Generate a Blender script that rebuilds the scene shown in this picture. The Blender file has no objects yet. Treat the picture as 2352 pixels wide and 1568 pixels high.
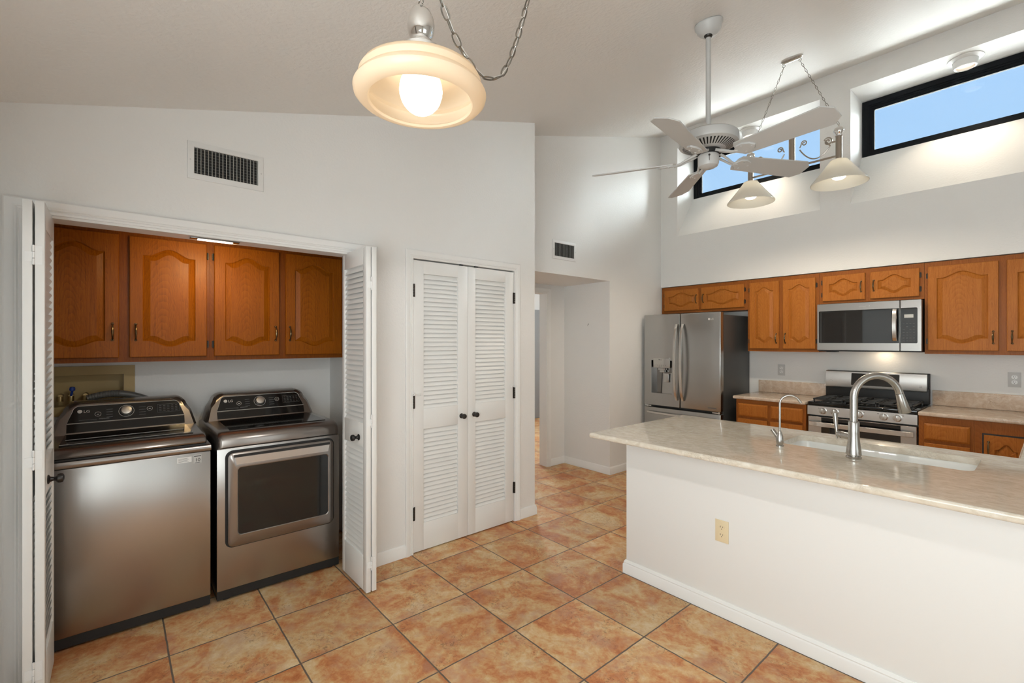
import bpy, bmesh, math, random
from math import sin, cos, pi, sqrt, radians
from mathutils import Vector, Matrix

random.seed(7)
S = bpy.context.scene
COL = S.collection

# ------------------------------------------------------------------ camera
YAW = radians(49.55)
FPX = 1070.0
CAMZ = 1.465
cd = bpy.data.cameras.new('camera')
cam = bpy.data.objects.new('camera', cd)
COL.objects.link(cam)
cam.location = (0, 0, CAMZ)
cam.rotation_euler = (pi / 2, 0, YAW)
cd.sensor_width = 36.0
cd.lens = 36.0 * FPX / 2352.0
cd.clip_start = 0.03
S.camera = cam


def at(u, v, depth):
    """world point seen at pixel (u, v) of the 2352x1568 frame, at a depth in metres"""
    f = Vector((-sin(YAW), cos(YAW), 0))
    r = Vector((cos(YAW), sin(YAW), 0))
    return Vector((0, 0, CAMZ)) + depth * (f + r * ((u - 1176) / FPX) + Vector((0, 0, (784 - v) / FPX)))


# ------------------------------------------------------------------ view / world / light
S.view_settings.view_transform = 'Standard'
S.view_settings.look = 'None'
S.view_settings.gamma = 1.0
S.view_settings.use_curve_mapping = False
S.view_settings.exposure = 0.14

world = bpy.data.worlds.new('sky')
S.world = world
world.use_nodes = True
wn = world.node_tree.nodes
wl = world.node_tree.links
bg = wn['Background']
tc = wn.new('ShaderNodeTexCoord')
sx = wn.new('ShaderNodeSeparateXYZ')
rp = wn.new('ShaderNodeValToRGB')
wl.new(tc.outputs['Generated'], sx.inputs[0])
wl.new(sx.outputs['Z'], rp.inputs[0])
ce = rp.color_ramp.elements
while len(ce) < 4:
    ce.new(0.5)
for k_, (p_, c_) in enumerate(((0.0, (5.0, 5.1, 5.0, 1)), (0.15, (1.6, 1.75, 1.85, 1)), (0.265, (0.40, 0.64, 0.92, 1)), (0.60, (0.27, 0.51, 0.88, 1)))):
    ce[k_].position = p_
    ce[k_].color = c_
wl.new(rp.outputs[0], bg.inputs['Color'])
bg.inputs['Strength'].default_value = 1.0
# bright sky patch added out of view, towards +X +Y, to light the hall
GLOW = 115.0
gdir = Vector((0.80, 0.42, 0.40)).normalized()
dt = wn.new('ShaderNodeVectorMath')
dt.operation = 'DOT_PRODUCT'
wl.new(tc.outputs['Generated'], dt.inputs[0])
dt.inputs[1].default_value = gdir
gm = wn.new('ShaderNodeMapRange')
gm.interpolation_type = 'SMOOTHERSTEP'
gm.inputs['From Min'].default_value = 0.80
gm.inputs['From Max'].default_value = 0.99
gm.inputs['To Min'].default_value = 0.0
gm.inputs['To Max'].default_value = GLOW
wl.new(dt.outputs['Value'], gm.inputs['Value'])
bg2 = wn.new('ShaderNodeBackground')
bg2.inputs['Color'].default_value = (0.86, 0.97, 1.0, 1)
wl.new(gm.outputs[0], bg2.inputs['Strength'])
adds = wn.new('ShaderNodeAddShader')
wl.new(bg.outputs[0], adds.inputs[0])
wl.new(bg2.outputs[0], adds.inputs[1])
wl.new(adds.outputs[0], wn['World Output'].inputs['Surface'])


def light(name, kind, loc, energy, color=(1, 1, 1), rot=(0, 0, 0), **kw):
    d = bpy.data.lights.new(name, kind)
    d.energy = energy
    d.color = color
    for k, v in kw.items():
        setattr(d, k, v)
    o = bpy.data.objects.new(name, d)
    o.location = loc
    o.rotation_euler = rot
    COL.objects.link(o)
    return o


# sun: high, from the right; lands on the pale roof added outside the clerestory
light('sun', 'SUN', (0, -5, 12), 78.0, (0.90, 0.98, 1.0), (0, radians(27), 0), angle=0.01)
# daylight at the patio door; rear and right lamps added as fill
light('daylight_patio_door', 'AREA', (-1.62, -0.56, 1.10), 5.5, (0.84, 0.97, 1.0), (radians(90), 0, 0),
      shape='RECTANGLE', size=1.55, size_y=1.90)
light('rear_fill', 'AREA', (0.10, -0.60, 1.35), 36, (0.82, 0.955, 1.0), (radians(90), 0, 0),
      shape='RECTANGLE', size=2.10, size_y=1.35)  # added fill behind the camera for the peninsula front
light('right_fill', 'AREA', (2.985, 1.10, 1.20), 14, (0.82, 0.955, 1.0), (radians(90), 0, radians(90)),
      shape='RECTANGLE', size=2.0, size_y=1.9)  # added fill from the right for the left wall

# ------------------------------------------------------------------ node materials


def new_mat(name):
    m = bpy.data.materials.new(name)
    m.use_nodes = True
    return m, m.node_tree.nodes, m.node_tree.links, m.node_tree.nodes['Principled BSDF']


def srgb(r, g, b):
    def f(c):
        c /= 255.0
        return c / 12.92 if c <= 0.04045 else ((c + 0.055) / 1.055) ** 2.4
    return (f(r), f(g), f(b), 1)


def plain(name, col, rough=0.5, metal=0.0, bump=0.0, bscale=200.0, spec=0.5, emit=None, estr=0.0, coat=0.0, var=0.0):
    m, n, l, b = new_mat(name)
    b.inputs['Base Color'].default_value = col
    b.inputs['Roughness'].default_value = rough
    b.inputs['Metallic'].default_value = metal
    b.inputs['Specular IOR Level'].default_value = spec
    b.inputs['Coat Weight'].default_value = coat
    if emit:
        b.inputs['Emission Color'].default_value = emit
        b.inputs['Emission Strength'].default_value = estr
    t = n.new('ShaderNodeTexCoord')
    nz = n.new('ShaderNodeTexNoise')
    nz.inputs['Scale'].default_value = bscale
    nz.inputs['Detail'].default_value = 3
    l.new(t.outputs['Object'], nz.inputs['Vector'])
    if bump:
        bp = n.new('ShaderNodeBump')
        bp.inputs['Strength'].default_value = bump
        bp.inputs['Distance'].default_value = 0.004
        l.new(nz.outputs['Fac'], bp.inputs['Height'])
        l.new(bp.outputs[0], b.inputs['Normal'])
    if var:
        mr = n.new('ShaderNodeMapRange')
        mr.inputs['To Min'].default_value = max(0.02, rough - var)
        mr.inputs['To Max'].default_value = rough + var
        l.new(nz.outputs['Fac'], mr.inputs['Value'])
        l.new(mr.outputs[0], b.inputs['Roughness'])
    return m


def math_node(n, l, op, a, b=None):
    x = n.new('ShaderNodeMath')
    x.operation = op
    for i, v in enumerate((a, b)):
        if v is None:
            continue
        if isinstance(v, (int, float)):
            x.inputs[i].default_value = v
        else:
            l.new(v, x.inputs[i])
    return x.outputs[0]


def ramp(n, l, fac, stops):
    r = n.new('ShaderNodeValToRGB')
    e = r.color_ramp.elements
    while len(e) < len(stops):
        e.new(0.5)
    for k, (p, c) in enumerate(stops):
        e[k].position = p
        e[k].color = c
    l.new(fac, r.inputs[0])
    return r.outputs[0]


def mixc(n, l, fac, a, b, mode='MIX'):
    m = n.new('ShaderNodeMix')
    m.data_type = 'RGBA'
    m.blend_type = mode
    for i, v in ((0, fac), (6, a), (7, b)):
        if isinstance(v, (int, float)):
            m.inputs[i].default_value = v
        elif isinstance(v, tuple):
            m.inputs[i].default_value = v
        else:
            l.new(v, m.inputs[i])
    return m.outputs[2]


def mapping(n, l, src, scale=(1, 1, 1), loc=(0, 0, 0)):
    m = n.new('ShaderNodeMapping')
    m.inputs['Scale'].default_value = scale
    m.inputs['Location'].default_value = loc
    l.new(src, m.inputs['Vector'])
    return m.outputs[0]


def noise(n, l, vec, scale, detail=4, rough=0.55, dist=0.0):
    t = n.new('ShaderNodeTexNoise')
    t.inputs['Scale'].default_value = scale
    t.inputs['Detail'].default_value = detail
    t.inputs['Roughness'].default_value = rough
    t.inputs['Distortion'].default_value = dist
    l.new(vec, t.inputs['Vector'])
    return t.outputs['Fac']


def tile_mat():
    m, n, l, b = new_mat('terracotta_tile')
    P = 0.4515
    t = n.new('ShaderNodeTexCoord')
    s = n.new('ShaderNodeSeparateXYZ')
    l.new(t.outputs['Object'], s.inputs[0])
    wob = noise(n, l, t.outputs['Object'], 14, 3)
    wv = math_node(n, l, 'MULTIPLY', math_node(n, l, 'SUBTRACT', wob, 0.5), 0.006)
    gx = math_node(n, l, 'DIVIDE', math_node(n, l, 'ADD', math_node(n, l, 'SUBTRACT', s.outputs['X'], -1.785), wv), P)
    gy = math_node(n, l, 'DIVIDE', math_node(n, l, 'ADD', math_node(n, l, 'SUBTRACT', s.outputs['Y'], 1.547), wv), P)
    fx = math_node(n, l, 'FRACT', gx)
    fy = math_node(n, l, 'FRACT', gy)
    ex = math_node(n, l, 'MINIMUM', fx, math_node(n, l, 'SUBTRACT', 1.0, fx))
    ey = math_node(n, l, 'MINIMUM', fy, math_node(n, l, 'SUBTRACT', 1.0, fy))
    e = math_node(n, l, 'MINIMUM', ex, ey)
    grout = n.new('ShaderNodeMapRange')
    grout.inputs['From Min'].default_value = 0.0065
    grout.inputs['From Max'].default_value = 0.0095
    l.new(e, grout.inputs['Value'])
    ix = math_node(n, l, 'FLOOR', gx)
    iy = math_node(n, l, 'FLOOR', gy)
    cmb = n.new('ShaderNodeCombineXYZ')
    l.new(ix, cmb.inputs[0])
    l.new(iy, cmb.inputs[1])
    wn_ = n.new('ShaderNodeTexWhiteNoise')
    wn_.noise_dimensions = '2D'
    l.new(cmb.outputs[0], wn_.inputs['Vector'])
    off = n.new('ShaderNodeVectorMath')
    off.operation = 'MULTIPLY_ADD'
    l.new(wn_.outputs['Color'], off.inputs[0])
    off.inputs[1].default_value = (37, 37, 37)
    l.new(t.outputs['Object'], off.inputs[2])
    v = off.outputs[0]
    big = noise(n, l, v, 4.2, 6, 0.62, 0.8)
    fine = noise(n, l, v, 26, 8, 0.74, 0.5)
    mixf = math_node(n, l, 'ADD', math_node(n, l, 'MULTIPLY', big, 0.62), math_node(n, l, 'MULTIPLY', fine, 0.38))
    base = ramp(n, l, mixf, [(0.36, srgb(168, 98, 56)), (0.44, srgb(192, 126, 78)), (0.49, srgb(200, 150, 102)),
                             (0.54, srgb(206, 170, 122)), (0.63, srgb(216, 194, 156))])
    sec = noise(n, l, mapping(n, l, v, (1, 1, 1), (9, 3, 1)), 6.5, 5, 0.65)
    base = mixc(n, l, ramp(n, l, sec, [(0.50, (0, 0, 0, 1)), (0.66, (0.6, 0.6, 0.6, 1))]), base, srgb(184, 142, 116))
    spk = noise(n, l, v, 60, 5, 0.7, 1.0)
    patch = noise(n, l, mapping(n, l, v, (1, 1, 1), (2, 7, 4)), 5, 2)
    sp = math_node(n, l, 'MULTIPLY', ramp(n, l, spk, [(0.54, (0, 0, 0, 1)), (0.62, (1, 1, 1, 1))]),
                   ramp(n, l, patch, [(0.47, (0, 0, 0, 1)), (0.62, (1, 1, 1, 1))]))
    base = mixc(n, l, math_node(n, l, 'MULTIPLY', sp, 0.6), base, srgb(112, 80, 56))
    hue = n.new('ShaderNodeHueSaturation')
    l.new(base, hue.inputs['Color'])
    l.new(math_node(n, l, 'ADD', math_node(n, l, 'MULTIPLY', wn_.outputs['Value'], 0.22), 0.88), hue.inputs['Value'])
    colr = mixc(n, l, grout.outputs[0], srgb(104, 90, 79), hue.outputs[0])
    l.new(colr, b.inputs['Base Color'])
    b.inputs['Roughness'].default_value = 0.5
    b.inputs['Specular IOR Level'].default_value = 0.35
    bp = n.new('ShaderNodeBump')
    bp.inputs['Strength'].default_value = 0.5
    bp.inputs['Distance'].default_value = 0.004
    h = math_node(n, l, 'ADD', grout.outputs[0], math_node(n, l, 'MULTIPLY', fine, 0.6))
    l.new(h, bp.inputs['Height'])
    l.new(bp.outputs[0], b.inputs['Normal'])
    return m


def oak_mat(name, lo, mid, hi, coarse=1.0):
    m, n, l, b = new_mat(name)
    t = n.new('ShaderNodeTexCoord')
    oi = n.new('ShaderNodeObjectInfo')
    off = n.new('ShaderNodeCombineXYZ')
    l.new(math_node(n, l, 'MULTIPLY', oi.outputs['Random'], 0.05), off.inputs[0])
    l.new(math_node(n, l, 'MULTIPLY', oi.outputs['Random'], 13.0), off.inputs[1])
    l.new(math_node(n, l, 'ADD', math_node(n, l, 'MULTIPLY', oi.outputs['Random'], 0.2), 0.35), off.inputs[2])
    add = n.new('ShaderNodeVectorMath')
    add.operation = 'ADD'
    l.new(t.outputs['Object'], add.inputs[0])
    l.new(off.outputs[0], add.inputs[1])
    v = add.outputs[0]
    s = n.new('ShaderNodeSeparateXYZ')
    l.new(v, s.inputs[0])
    # cathedral rings: squeezed ellipses whose centre lies below the board
    w1 = noise(n, l, mapping(n, l, v, (14, 1, 3.0)), 1.0, 4, 0.6)
    xx = math_node(n, l, 'ADD', s.outputs['X'], math_node(n, l, 'MULTIPLY', math_node(n, l, 'SUBTRACT', w1, 0.5), 0.10))
    zz = math_node(n, l, 'MULTIPLY', s.outputs['Z'], 0.16)
    rad = math_node(n, l, 'SQRT', math_node(n, l, 'ADD', math_node(n, l, 'MULTIPLY', xx, xx), math_node(n, l, 'MULTIPLY', zz, zz)))
    ring = math_node(n, l, 'FRACT', math_node(n, l, 'MULTIPLY', rad, 150 * coarse))
    grain = noise(n, l, mapping(n, l, v, (160, 40, 5)), 1.0, 4, 0.65)
    fib = noise(n, l, mapping(n, l, v, (420, 100, 14)), 1.0, 2, 0.6)
    f = math_node(n, l, 'ADD', math_node(n, l, 'MULTIPLY', ring, 0.14),
                  math_node(n, l, 'ADD', math_node(n, l, 'MULTIPLY', grain, 0.52), math_node(n, l, 'MULTIPLY', fib, 0.34)))
    c = ramp(n, l, f, [(0.22, lo), (0.48, mid), (0.78, hi)])
    l.new(c, b.inputs['Base Color'])
    b.inputs['Roughness'].default_value = 0.42
    b.inputs['Coat Weight'].default_value = 0.05
    b.inputs['Coat Roughness'].default_value = 0.3
    b.inputs['Specular IOR Level'].default_value = 0.15
    bp = n.new('ShaderNodeBump')
    bp.inputs['Strength'].default_value = 0.08
    bp.inputs['Distance'].default_value = 0.002
    l.new(f, bp.inputs['Height'])
    l.new(bp.outputs[0], b.inputs['Normal'])
    return m


def stone_mat(name, c_lo, c_mid, c_hi, vein, rough=0.16, stretch=(5, 17, 17)):
    m, n, l, b = new_mat(name)
    t = n.new('ShaderNodeTexCoord')
    v = mapping(n, l, t.outputs['Object'], stretch)
    a = noise(n, l, v, 1.0, 7, 0.62, 0.7)
    c = ramp(n, l, a, [(0.32, c_lo), (0.5, c_mid), (0.66, c_hi)])
    v2 = mapping(n, l, t.outputs['Object'], (stretch[0] * 2.2, stretch[1] * 2.6, stretch[2] * 2.6), (3, 1, 7))
    k = noise(n, l, v2, 1.0, 6, 0.68, 1.2)
    vein_f = ramp(n, l, math_node(n, l, 'ABSOLUTE', math_node(n, l, 'SUBTRACT', k, 0.5)), [(0.0, (1, 1, 1, 1)), (0.022, (0, 0, 0, 1))])
    mask = ramp(n, l, noise(n, l, mapping(n, l, t.outputs['Object'], (4, 7, 7), (5, 5, 5)), 1.0, 3), [(0.52, (0, 0, 0, 1)), (0.66, (1, 1, 1, 1))])
    c = mixc(n, l, math_node(n, l, 'MULTIPLY', math_node(n, l, 'MULTIPLY', vein_f, mask), 0.75), c, vein)
    k2 = noise(n, l, mapping(n, l, v2, (1.7, 1.7, 1.7), (1, 8, 2)), 1.0, 5, 0.7, 0.8)
    c = mixc(n, l, ramp(n, l, k2, [(0.60, (0, 0, 0, 1)), (0.70, (0.4, 0.4, 0.4, 1))]), c, c_hi)
    v3 = mapping(n, l, t.outputs['Object'], (stretch[0] * 2.6, stretch[1] * 4.2, stretch[2] * 4.2), (8, 2, 3))
    k3 = noise(n, l, v3, 1.0, 5, 0.66, 1.6)
    hair = ramp(n, l, math_node(n, l, 'ABSOLUTE', math_node(n, l, 'SUBTRACT', k3, 0.47)), [(0.0, (1, 1, 1, 1)), (0.012, (0, 0, 0, 1))])
    m3 = ramp(n, l, noise(n, l, mapping(n, l, t.outputs['Object'], (9, 15, 15), (1, 6, 2)), 1.0, 3), [(0.50, (0, 0, 0, 1)), (0.60, (1, 1, 1, 1))])
    c = mixc(n, l, math_node(n, l, 'MULTIPLY', math_node(n, l, 'MULTIPLY', hair, m3), 0.7), c, vein)
    l.new(c, b.inputs['Base Color'])
    b.inputs['Roughness'].default_value = rough
    return m


def steel_mat(name, col, rough, dirn='Z'):
    m, n, l, b = new_mat(name)
    t = n.new('ShaderNodeTexCoord')
    sc = {'Z': (400, 400, 3), 'X': (3, 400, 400)}[dirn]
    k = noise(n, l, mapping(n, l, t.outputs['Object'], sc), 1.0, 2)
    mr = n.new('ShaderNodeMapRange')
    mr.inputs['To Min'].default_value = rough - 0.015
    mr.inputs['To Max'].default_value = rough + 0.02
    l.new(k, mr.inputs['Value'])
    l.new(mr.outputs[0], b.inputs['Roughness'])
    b.inputs['Base Color'].default_value = col
    b.inputs['Metallic'].default_value = 1.0
    b.inputs['Anisotropic'].default_value = 0.4
    return m


def glass_mat(name, tint=(1, 1, 1, 1), refl=0.08):
    m, n, l, b = new_mat(name)
    n.remove(b)
    out = n['Material Output']
    tr = n.new('ShaderNodeBsdfTransparent')
    tr.inputs['Color'].default_value = tint
    gl = n.new('ShaderNodeBsdfGlossy')
    gl.inputs['Roughness'].default_value = 0.02
    fr = n.new('ShaderNodeFresnel')
    fr.inputs['IOR'].default_value = 1.45
    mx = n.new('ShaderNodeMixShader')
    l.new(math_node(n, l, 'MULTIPLY', fr.outputs[0], refl / 0.04 * 0.5), mx.inputs[0])
    l.new(tr.outputs[0], mx.inputs[1])
    l.new(gl.outputs[0], mx.inputs[2])
    l.new(mx.outputs[0], out.inputs['Surface'])
    return m


def shade_mat(name, col, estr, rough=0.25, transl=0.45, ecol=None):
    """milk glass: diffuse + translucent, lit by its own bulb"""
    m, n, l, b = new_mat(name)
    out = n['Material Output']
    b.inputs['Base Color'].default_value = col
    b.inputs['Roughness'].default_value = rough
    b.inputs['Emission Color'].default_value = ecol or col
    b.inputs['Emission Strength'].default_value = estr
    tl = n.new('ShaderNodeBsdfTranslucent')
    tl.inputs['Color'].default_value = col
    mx = n.new('ShaderNodeMixShader')
    mx.inputs[0].default_value = transl
    l.new(b.outputs[0], mx.inputs[1])
    l.new(tl.outputs[0], mx.inputs[2])
    l.new(mx.outputs[0], out.inputs['Surface'])
    return m


M = {}
M['wall'] = plain('wall_paint', (0.80, 0.79, 0.77, 1), 0.55, bump=0.4, bscale=70)
M['ceiling'] = plain('ceiling_paint', (0.79, 0.775, 0.75, 1), 0.5, bump=0.9, bscale=48)
M['half_wall'] = plain('half_wall_paint', (0.86, 0.855, 0.84, 1), 0.5, bump=0.05, bscale=90)
M['trim'] = plain('trim_paint', (0.83, 0.825, 0.81, 1), 0.38, bump=0.04, bscale=120)
M['door'] = plain('door_paint', (0.80, 0.795, 0.775, 1), 0.36, bump=0.04, bscale=120)
M['tile'] = tile_mat()
M['oak'] = oak_mat('honey_oak', srgb(132, 74, 26), srgb(168, 100, 38), srgb(186, 120, 52))
M['oak_frame'] = oak_mat('honey_oak_frame', srgb(116, 64, 25), srgb(146, 84, 34), srgb(164, 100, 44))
M['oak_laundry'] = oak_mat('amber_oak', srgb(102, 50, 2), srgb(140, 75, 4), srgb(160, 94, 10))
M['oak_laundry_frame'] = oak_mat('amber_oak_frame', srgb(90, 42, 4), srgb(118, 60, 6), srgb(136, 76, 12))
M['stone'] = stone_mat('island_stone', srgb(204, 192, 174), srgb(216, 206, 190), srgb(226, 218, 205), srgb(132, 120, 106), 0.055, (20, 34, 34))
M['stone_wall'] = stone_mat('kitchen_stone', srgb(186, 162, 142), srgb(200, 180, 160), srgb(212, 198, 182), srgb(124, 98, 80), 0.15, (18, 20, 20))
M['steel'] = steel_mat('stainless', (0.52, 0.515, 0.50, 1), 0.26, 'Z')
M['steel_x'] = steel_mat('stainless_brushed', (0.60, 0.585, 0.565, 1), 0.34, 'X')
M['steel_micro'] = steel_mat('microwave_steel', (0.40, 0.385, 0.365, 1), 0.30, 'X')
M['steel_bright'] = plain('bright_steel', (0.72, 0.71, 0.69, 1), 0.22, 1.0)
M['fridge'] = steel_mat('fridge_steel', (0.42, 0.415, 0.405, 1), 0.26, 'Z')
M['fridge_side'] = plain('fridge_side_grey', (0.05, 0.052, 0.052, 1), 0.42)
M['dryer'] = steel_mat('graphite_steel', (0.44, 0.42, 0.40, 1), 0.30, 'X')
M['graphite_dark'] = plain('graphite_frame', (0.22, 0.21, 0.20, 1), 0.25, 1.0)
M['graphite_top'] = plain('graphite_top', (0.30, 0.27, 0.25, 1), 0.24, 0.9)
M['black_gloss'] = plain('black_gloss', (0.006, 0.006, 0.006, 1), 0.08, 0, spec=0.5)
M['black_glass'] = plain('black_glass', (0.012, 0.012, 0.012, 1), 0.03, 0, spec=0.8)
M['smoked'] = plain('smoked_window', (0.016, 0.016, 0.015, 1), 0.05, 0, spec=0.5)
M['black'] = plain('black_matte', (0.012, 0.012, 0.012, 1), 0.5)
M['iron'] = plain('cast_iron', (0.018, 0.018, 0.018, 1), 0.45, bump=0.1, bscale=300)
M['bronze'] = plain('antique_bronze', (0.17, 0.12, 0.066, 1), 0.28, 0.95)
M['dark_knob'] = plain('dark_bronze_knob', (0.045, 0.042, 0.040, 1), 0.35, 0.7)
M['hinge_dark'] = plain('dark_hinge', (0.05, 0.042, 0.035, 1), 0.4, 0.7)
M['nickel'] = plain('brushed_nickel', (0.46, 0.445, 0.42, 1), 0.24, 1.0)
M['chrome'] = plain('chrome', (0.80, 0.79, 0.77, 1), 0.06, 1.0)
M['chain'] = plain('chain_nickel', (0.30, 0.28, 0.25, 1), 0.28, 1.0)
M['pewter'] = plain('pewter_tube', (0.42, 0.38, 0.33, 1), 0.32, 1.0)
M['fan'] = plain('fan_white_shaded', (0.52, 0.52, 0.51, 1), 0.35)  # white paint greyed to stand in for the backlit shade
M['white_plastic'] = plain('white_plastic', (0.80, 0.80, 0.79, 1), 0.35)
M['grey_plate'] = plain('grey_plate', (0.55, 0.55, 0.54, 1), 0.4)
M['almond'] = plain('almond_plastic', srgb(232, 214, 178), 0.4)
M['slot'] = plain('socket_slot', (0.05, 0.04, 0.035, 1), 0.5)
M['porcelain'] = plain('porcelain', (0.86, 0.86, 0.83, 1), 0.12)
M['beige_box'] = plain('beige_box', srgb(178, 152, 98), 0.5)
M['hose'] = plain('grey_hose', (0.13, 0.125, 0.115, 1), 0.4)
M['brass'] = plain('brass', (0.42, 0.30, 0.14, 1), 0.35, 1.0)
M['blue'] = plain('blue_valve', (0.01, 0.04, 0.25, 1), 0.4)
M['red'] = plain('red_valve', (0.3, 0.02, 0.01, 1), 0.4)
M['sticker'] = plain('sticker_white', (0.80, 0.80, 0.79, 1), 0.4)
M['sticker_grey'] = plain('sticker_grey', (0.55, 0.55, 0.53, 1), 0.4)
M['print'] = plain('print_silver', (0.62, 0.60, 0.57, 1), 0.4)
M['print_dim'] = plain('print_dim', (0.12, 0.12, 0.12, 1), 0.5)
M['print_black'] = plain('print_black', (0.02, 0.02, 0.02, 1), 0.5)
M['knob_silver'] = plain('knob_silver', (0.56, 0.53, 0.50, 1), 0.34, 0.85)
M['alu_black'] = plain('black_window_frame', (0.006, 0.007, 0.009, 1), 0.6, spec=0.12)
M['pane'] = glass_mat('window_glass')
M['vent'] = plain('vent_white', (0.76, 0.755, 0.74, 1), 0.4)
M['vent_blade'] = plain('vent_blade_grey', (0.36, 0.36, 0.34, 1), 0.45)
M['duct'] = plain('dark_duct', (0.012, 0.012, 0.012, 1), 0.8)
M['roof'] = plain('pale_roof', (0.82, 0.80, 0.76, 1), 0.8, bump=0.2, bscale=20)
M['bulb'] = plain('lit_bulb', (1, 0.95, 0.85, 1), 0.4, emit=(1.0, 0.86, 0.66, 1), estr=4.5)
M['bulb_soft'] = plain('lit_bulb_soft', (1, 0.95, 0.85, 1), 0.4, emit=(1.0, 0.90, 0.72, 1), estr=5.0)
M['led'] = plain('lit_strip', (1, 0.95, 0.9, 1), 0.4, emit=(1.0, 0.90, 0.78, 1), estr=2.5)
M['hood_lens'] = plain('hood_lens', (1, 0.9, 0.8, 1), 0.4, emit=(1.0, 0.80, 0.55, 1), estr=6.0)
M['lens_warm'] = plain('downlight_lens', (0.9, 0.75, 0.62, 1), 0.4, emit=(1.0, 0.70, 0.48, 1), estr=0.75)
M['shade_cream'] = shade_mat('cream_glass_shade', (0.88, 0.79, 0.66, 1), 0.0, 0.15, 0.58)
M['shade_white'] = shade_mat('white_glass_shade', (0.86, 0.84, 0.78, 1), 0.0, 0.15, 0.45)
M['clear'] = glass_mat('clear_glass', (0.93, 0.94, 0.94, 1), 0.16)
M['far_door'] = plain('far_door_grey', (0.30, 0.30, 0.30, 1), 0.5)

# ------------------------------------------------------------------ mesh builder


class MB:
    def __init__(self):
        self.V = []
        self.F = []
        self.mi = []

    def add(self, vs, fs, mi=0):
        o = len(self.V)
        self.V += [Vector(v) for v in vs]
        self.F += [tuple(i + o for i in f) for f in fs]
        self.mi += [mi] * len(fs)
        return self

    def box(self, x0, x1, y0, y1, z0, z1, bev=0.0, seg=2, mi=0):
        if bev <= 0:
            vs = [(x, y, z) for z in (z0, z1) for y in (y0, y1) for x in (x0, x1)]
            fs = [(0, 2, 3, 1), (4, 5, 7, 6), (0, 1, 5, 4), (2, 6, 7, 3), (0, 4, 6, 2), (1, 3, 7, 5)]
            return self.add(vs, fs, mi)
        bm = bmesh.new()
        bmesh.ops.create_cube(bm, size=1.0)
        for v in bm.verts:
            v.co = Vector(((x0 + x1) / 2 + v.co.x * (x1 - x0), (y0 + y1) / 2 + v.co.y * (y1 - y0), (z0 + z1) / 2 + v.co.z * (z1 - z0)))
        b = min(bev, 0.49 * min(abs(x1 - x0), abs(y1 - y0), abs(z1 - z0)))
        bmesh.ops.bevel(bm, geom=bm.edges[:], offset=b, segments=seg, profile=0.5, affect='EDGES')
        bm.verts.index_update()
        self.add([v.co.copy() for v in bm.verts], [tuple(v.index for v in f.verts) for f in bm.faces], mi)
        bm.free()
        return self

    def loft(self, rings, closed=True, cap0=True, cap1=True, mi=0):
        n = len(rings[0])
        vs = [p for r in rings for p in r]
        fs = []
        for k in range(len(rings) - 1):
            a, b = k * n, (k + 1) * n
            for i in range(n if closed else n - 1):
                j = (i + 1) % n
                fs.append((a + i, a + j, b + j, b + i))
        if cap0:
            fs.append(tuple(reversed(range(n))))
        if cap1:
            fs.append(tuple(range((len(rings) - 1) * n, len(rings) * n)))
        return self.add(vs, fs, mi)

    def prism(self, poly, axis, a0, a1, mi=0):
        """poly of 2-D points; axis 'x': (y,z), 'y': (x,z), 'z': (x,y)"""
        def mk(p, a):
            return {'x': (a, p[0], p[1]), 'y': (p[0], a, p[1]), 'z': (p[0], p[1], a)}[axis]
        return self.loft([[mk(p, a0) for p in poly], [mk(p, a1) for p in poly]], mi=mi)

    def cyl(self, p0, p1, r0, r1=None, seg=20, cap=True, mi=0):
        p0, p1 = Vector(p0), Vector(p1)
        r1 = r0 if r1 is None else r1
        d = (p1 - p0).normalized()
        a = d.orthogonal().normalized()
        b = d.cross(a)
        rings = [[p + (a * cos(2 * pi * i / seg) + b * sin(2 * pi * i / seg)) * r for i in range(seg)] for p, r in ((p0, r0), (p1, r1))]
        return self.loft(rings, cap0=cap, cap1=cap, mi=mi)

    def lathe(self, prof, c=(0, 0, 0), axis=(0, 0, 1), seg=40, cap=False, mi=0):
        """prof: (radius, height along axis)"""
        c = Vector(c)
        d = Vector(axis).normalized()
        a = Vector((1, 0, 0)) if abs(d.z) > 0.9 else d.orthogonal().normalized()
        a = (a - d * a.dot(d)).normalized()
        b = d.cross(a)
        rings = [[c + d * h + (a * cos(2 * pi * i / seg) + b * sin(2 * pi * i / seg)) * max(r, 1e-5) for i in range(seg)] for r, h in prof]
        return self.loft(rings, cap0=cap, cap1=cap, mi=mi)

    def tube(self, path, r, seg=10, closed=False, cap=True, mi=0):
        P = [Vector(p) for p in path]
        n = len(P)
        rad = r if isinstance(r, (list, tuple)) else [r] * n
        T = []
        for i in range(n):
            a = P[(i - 1) % n] if (closed or i > 0) else P[0]
            b = P[(i + 1) % n] if (closed or i < n - 1) else P[-1]
            T.append((b - a).normalized())
        x = T[0].orthogonal().normalized()
        rings = []
        for i in range(n):
            x = (x - T[i] * x.dot(T[i]))
            x = x.normalized() if x.length > 1e-6 else T[i].orthogonal().normalized()
            y = T[i].cross(x)
            rings.append([P[i] + (x * cos(2 * pi * k / seg) + y * sin(2 * pi * k / seg)) * rad[i] for k in range(seg)])
        if closed:
            rings.append(rings[0])
        return self.loft(rings, cap0=cap and not closed, cap1=cap and not closed, mi=mi)

    def sphere(self, c, r, seg=24, rings=14, sc=(1, 1, 1), mi=0):
        pts = []
        for k in range(rings + 1):
            a = pi * k / rings
            pts.append([Vector(c) + Vector((max(sin(a), 1e-4) * cos(2 * pi * i / seg) * r * sc[0], max(sin(a), 1e-4) * sin(2 * pi * i / seg) * r * sc[1], -cos(a) * r * sc[2])) for i in range(seg)])
        return self.loft(pts, mi=mi)

    def xform(self, mat, start=0):
        for i in range(start, len(self.V)):
            self.V[i] = mat @ self.V[i]
        return self


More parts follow.
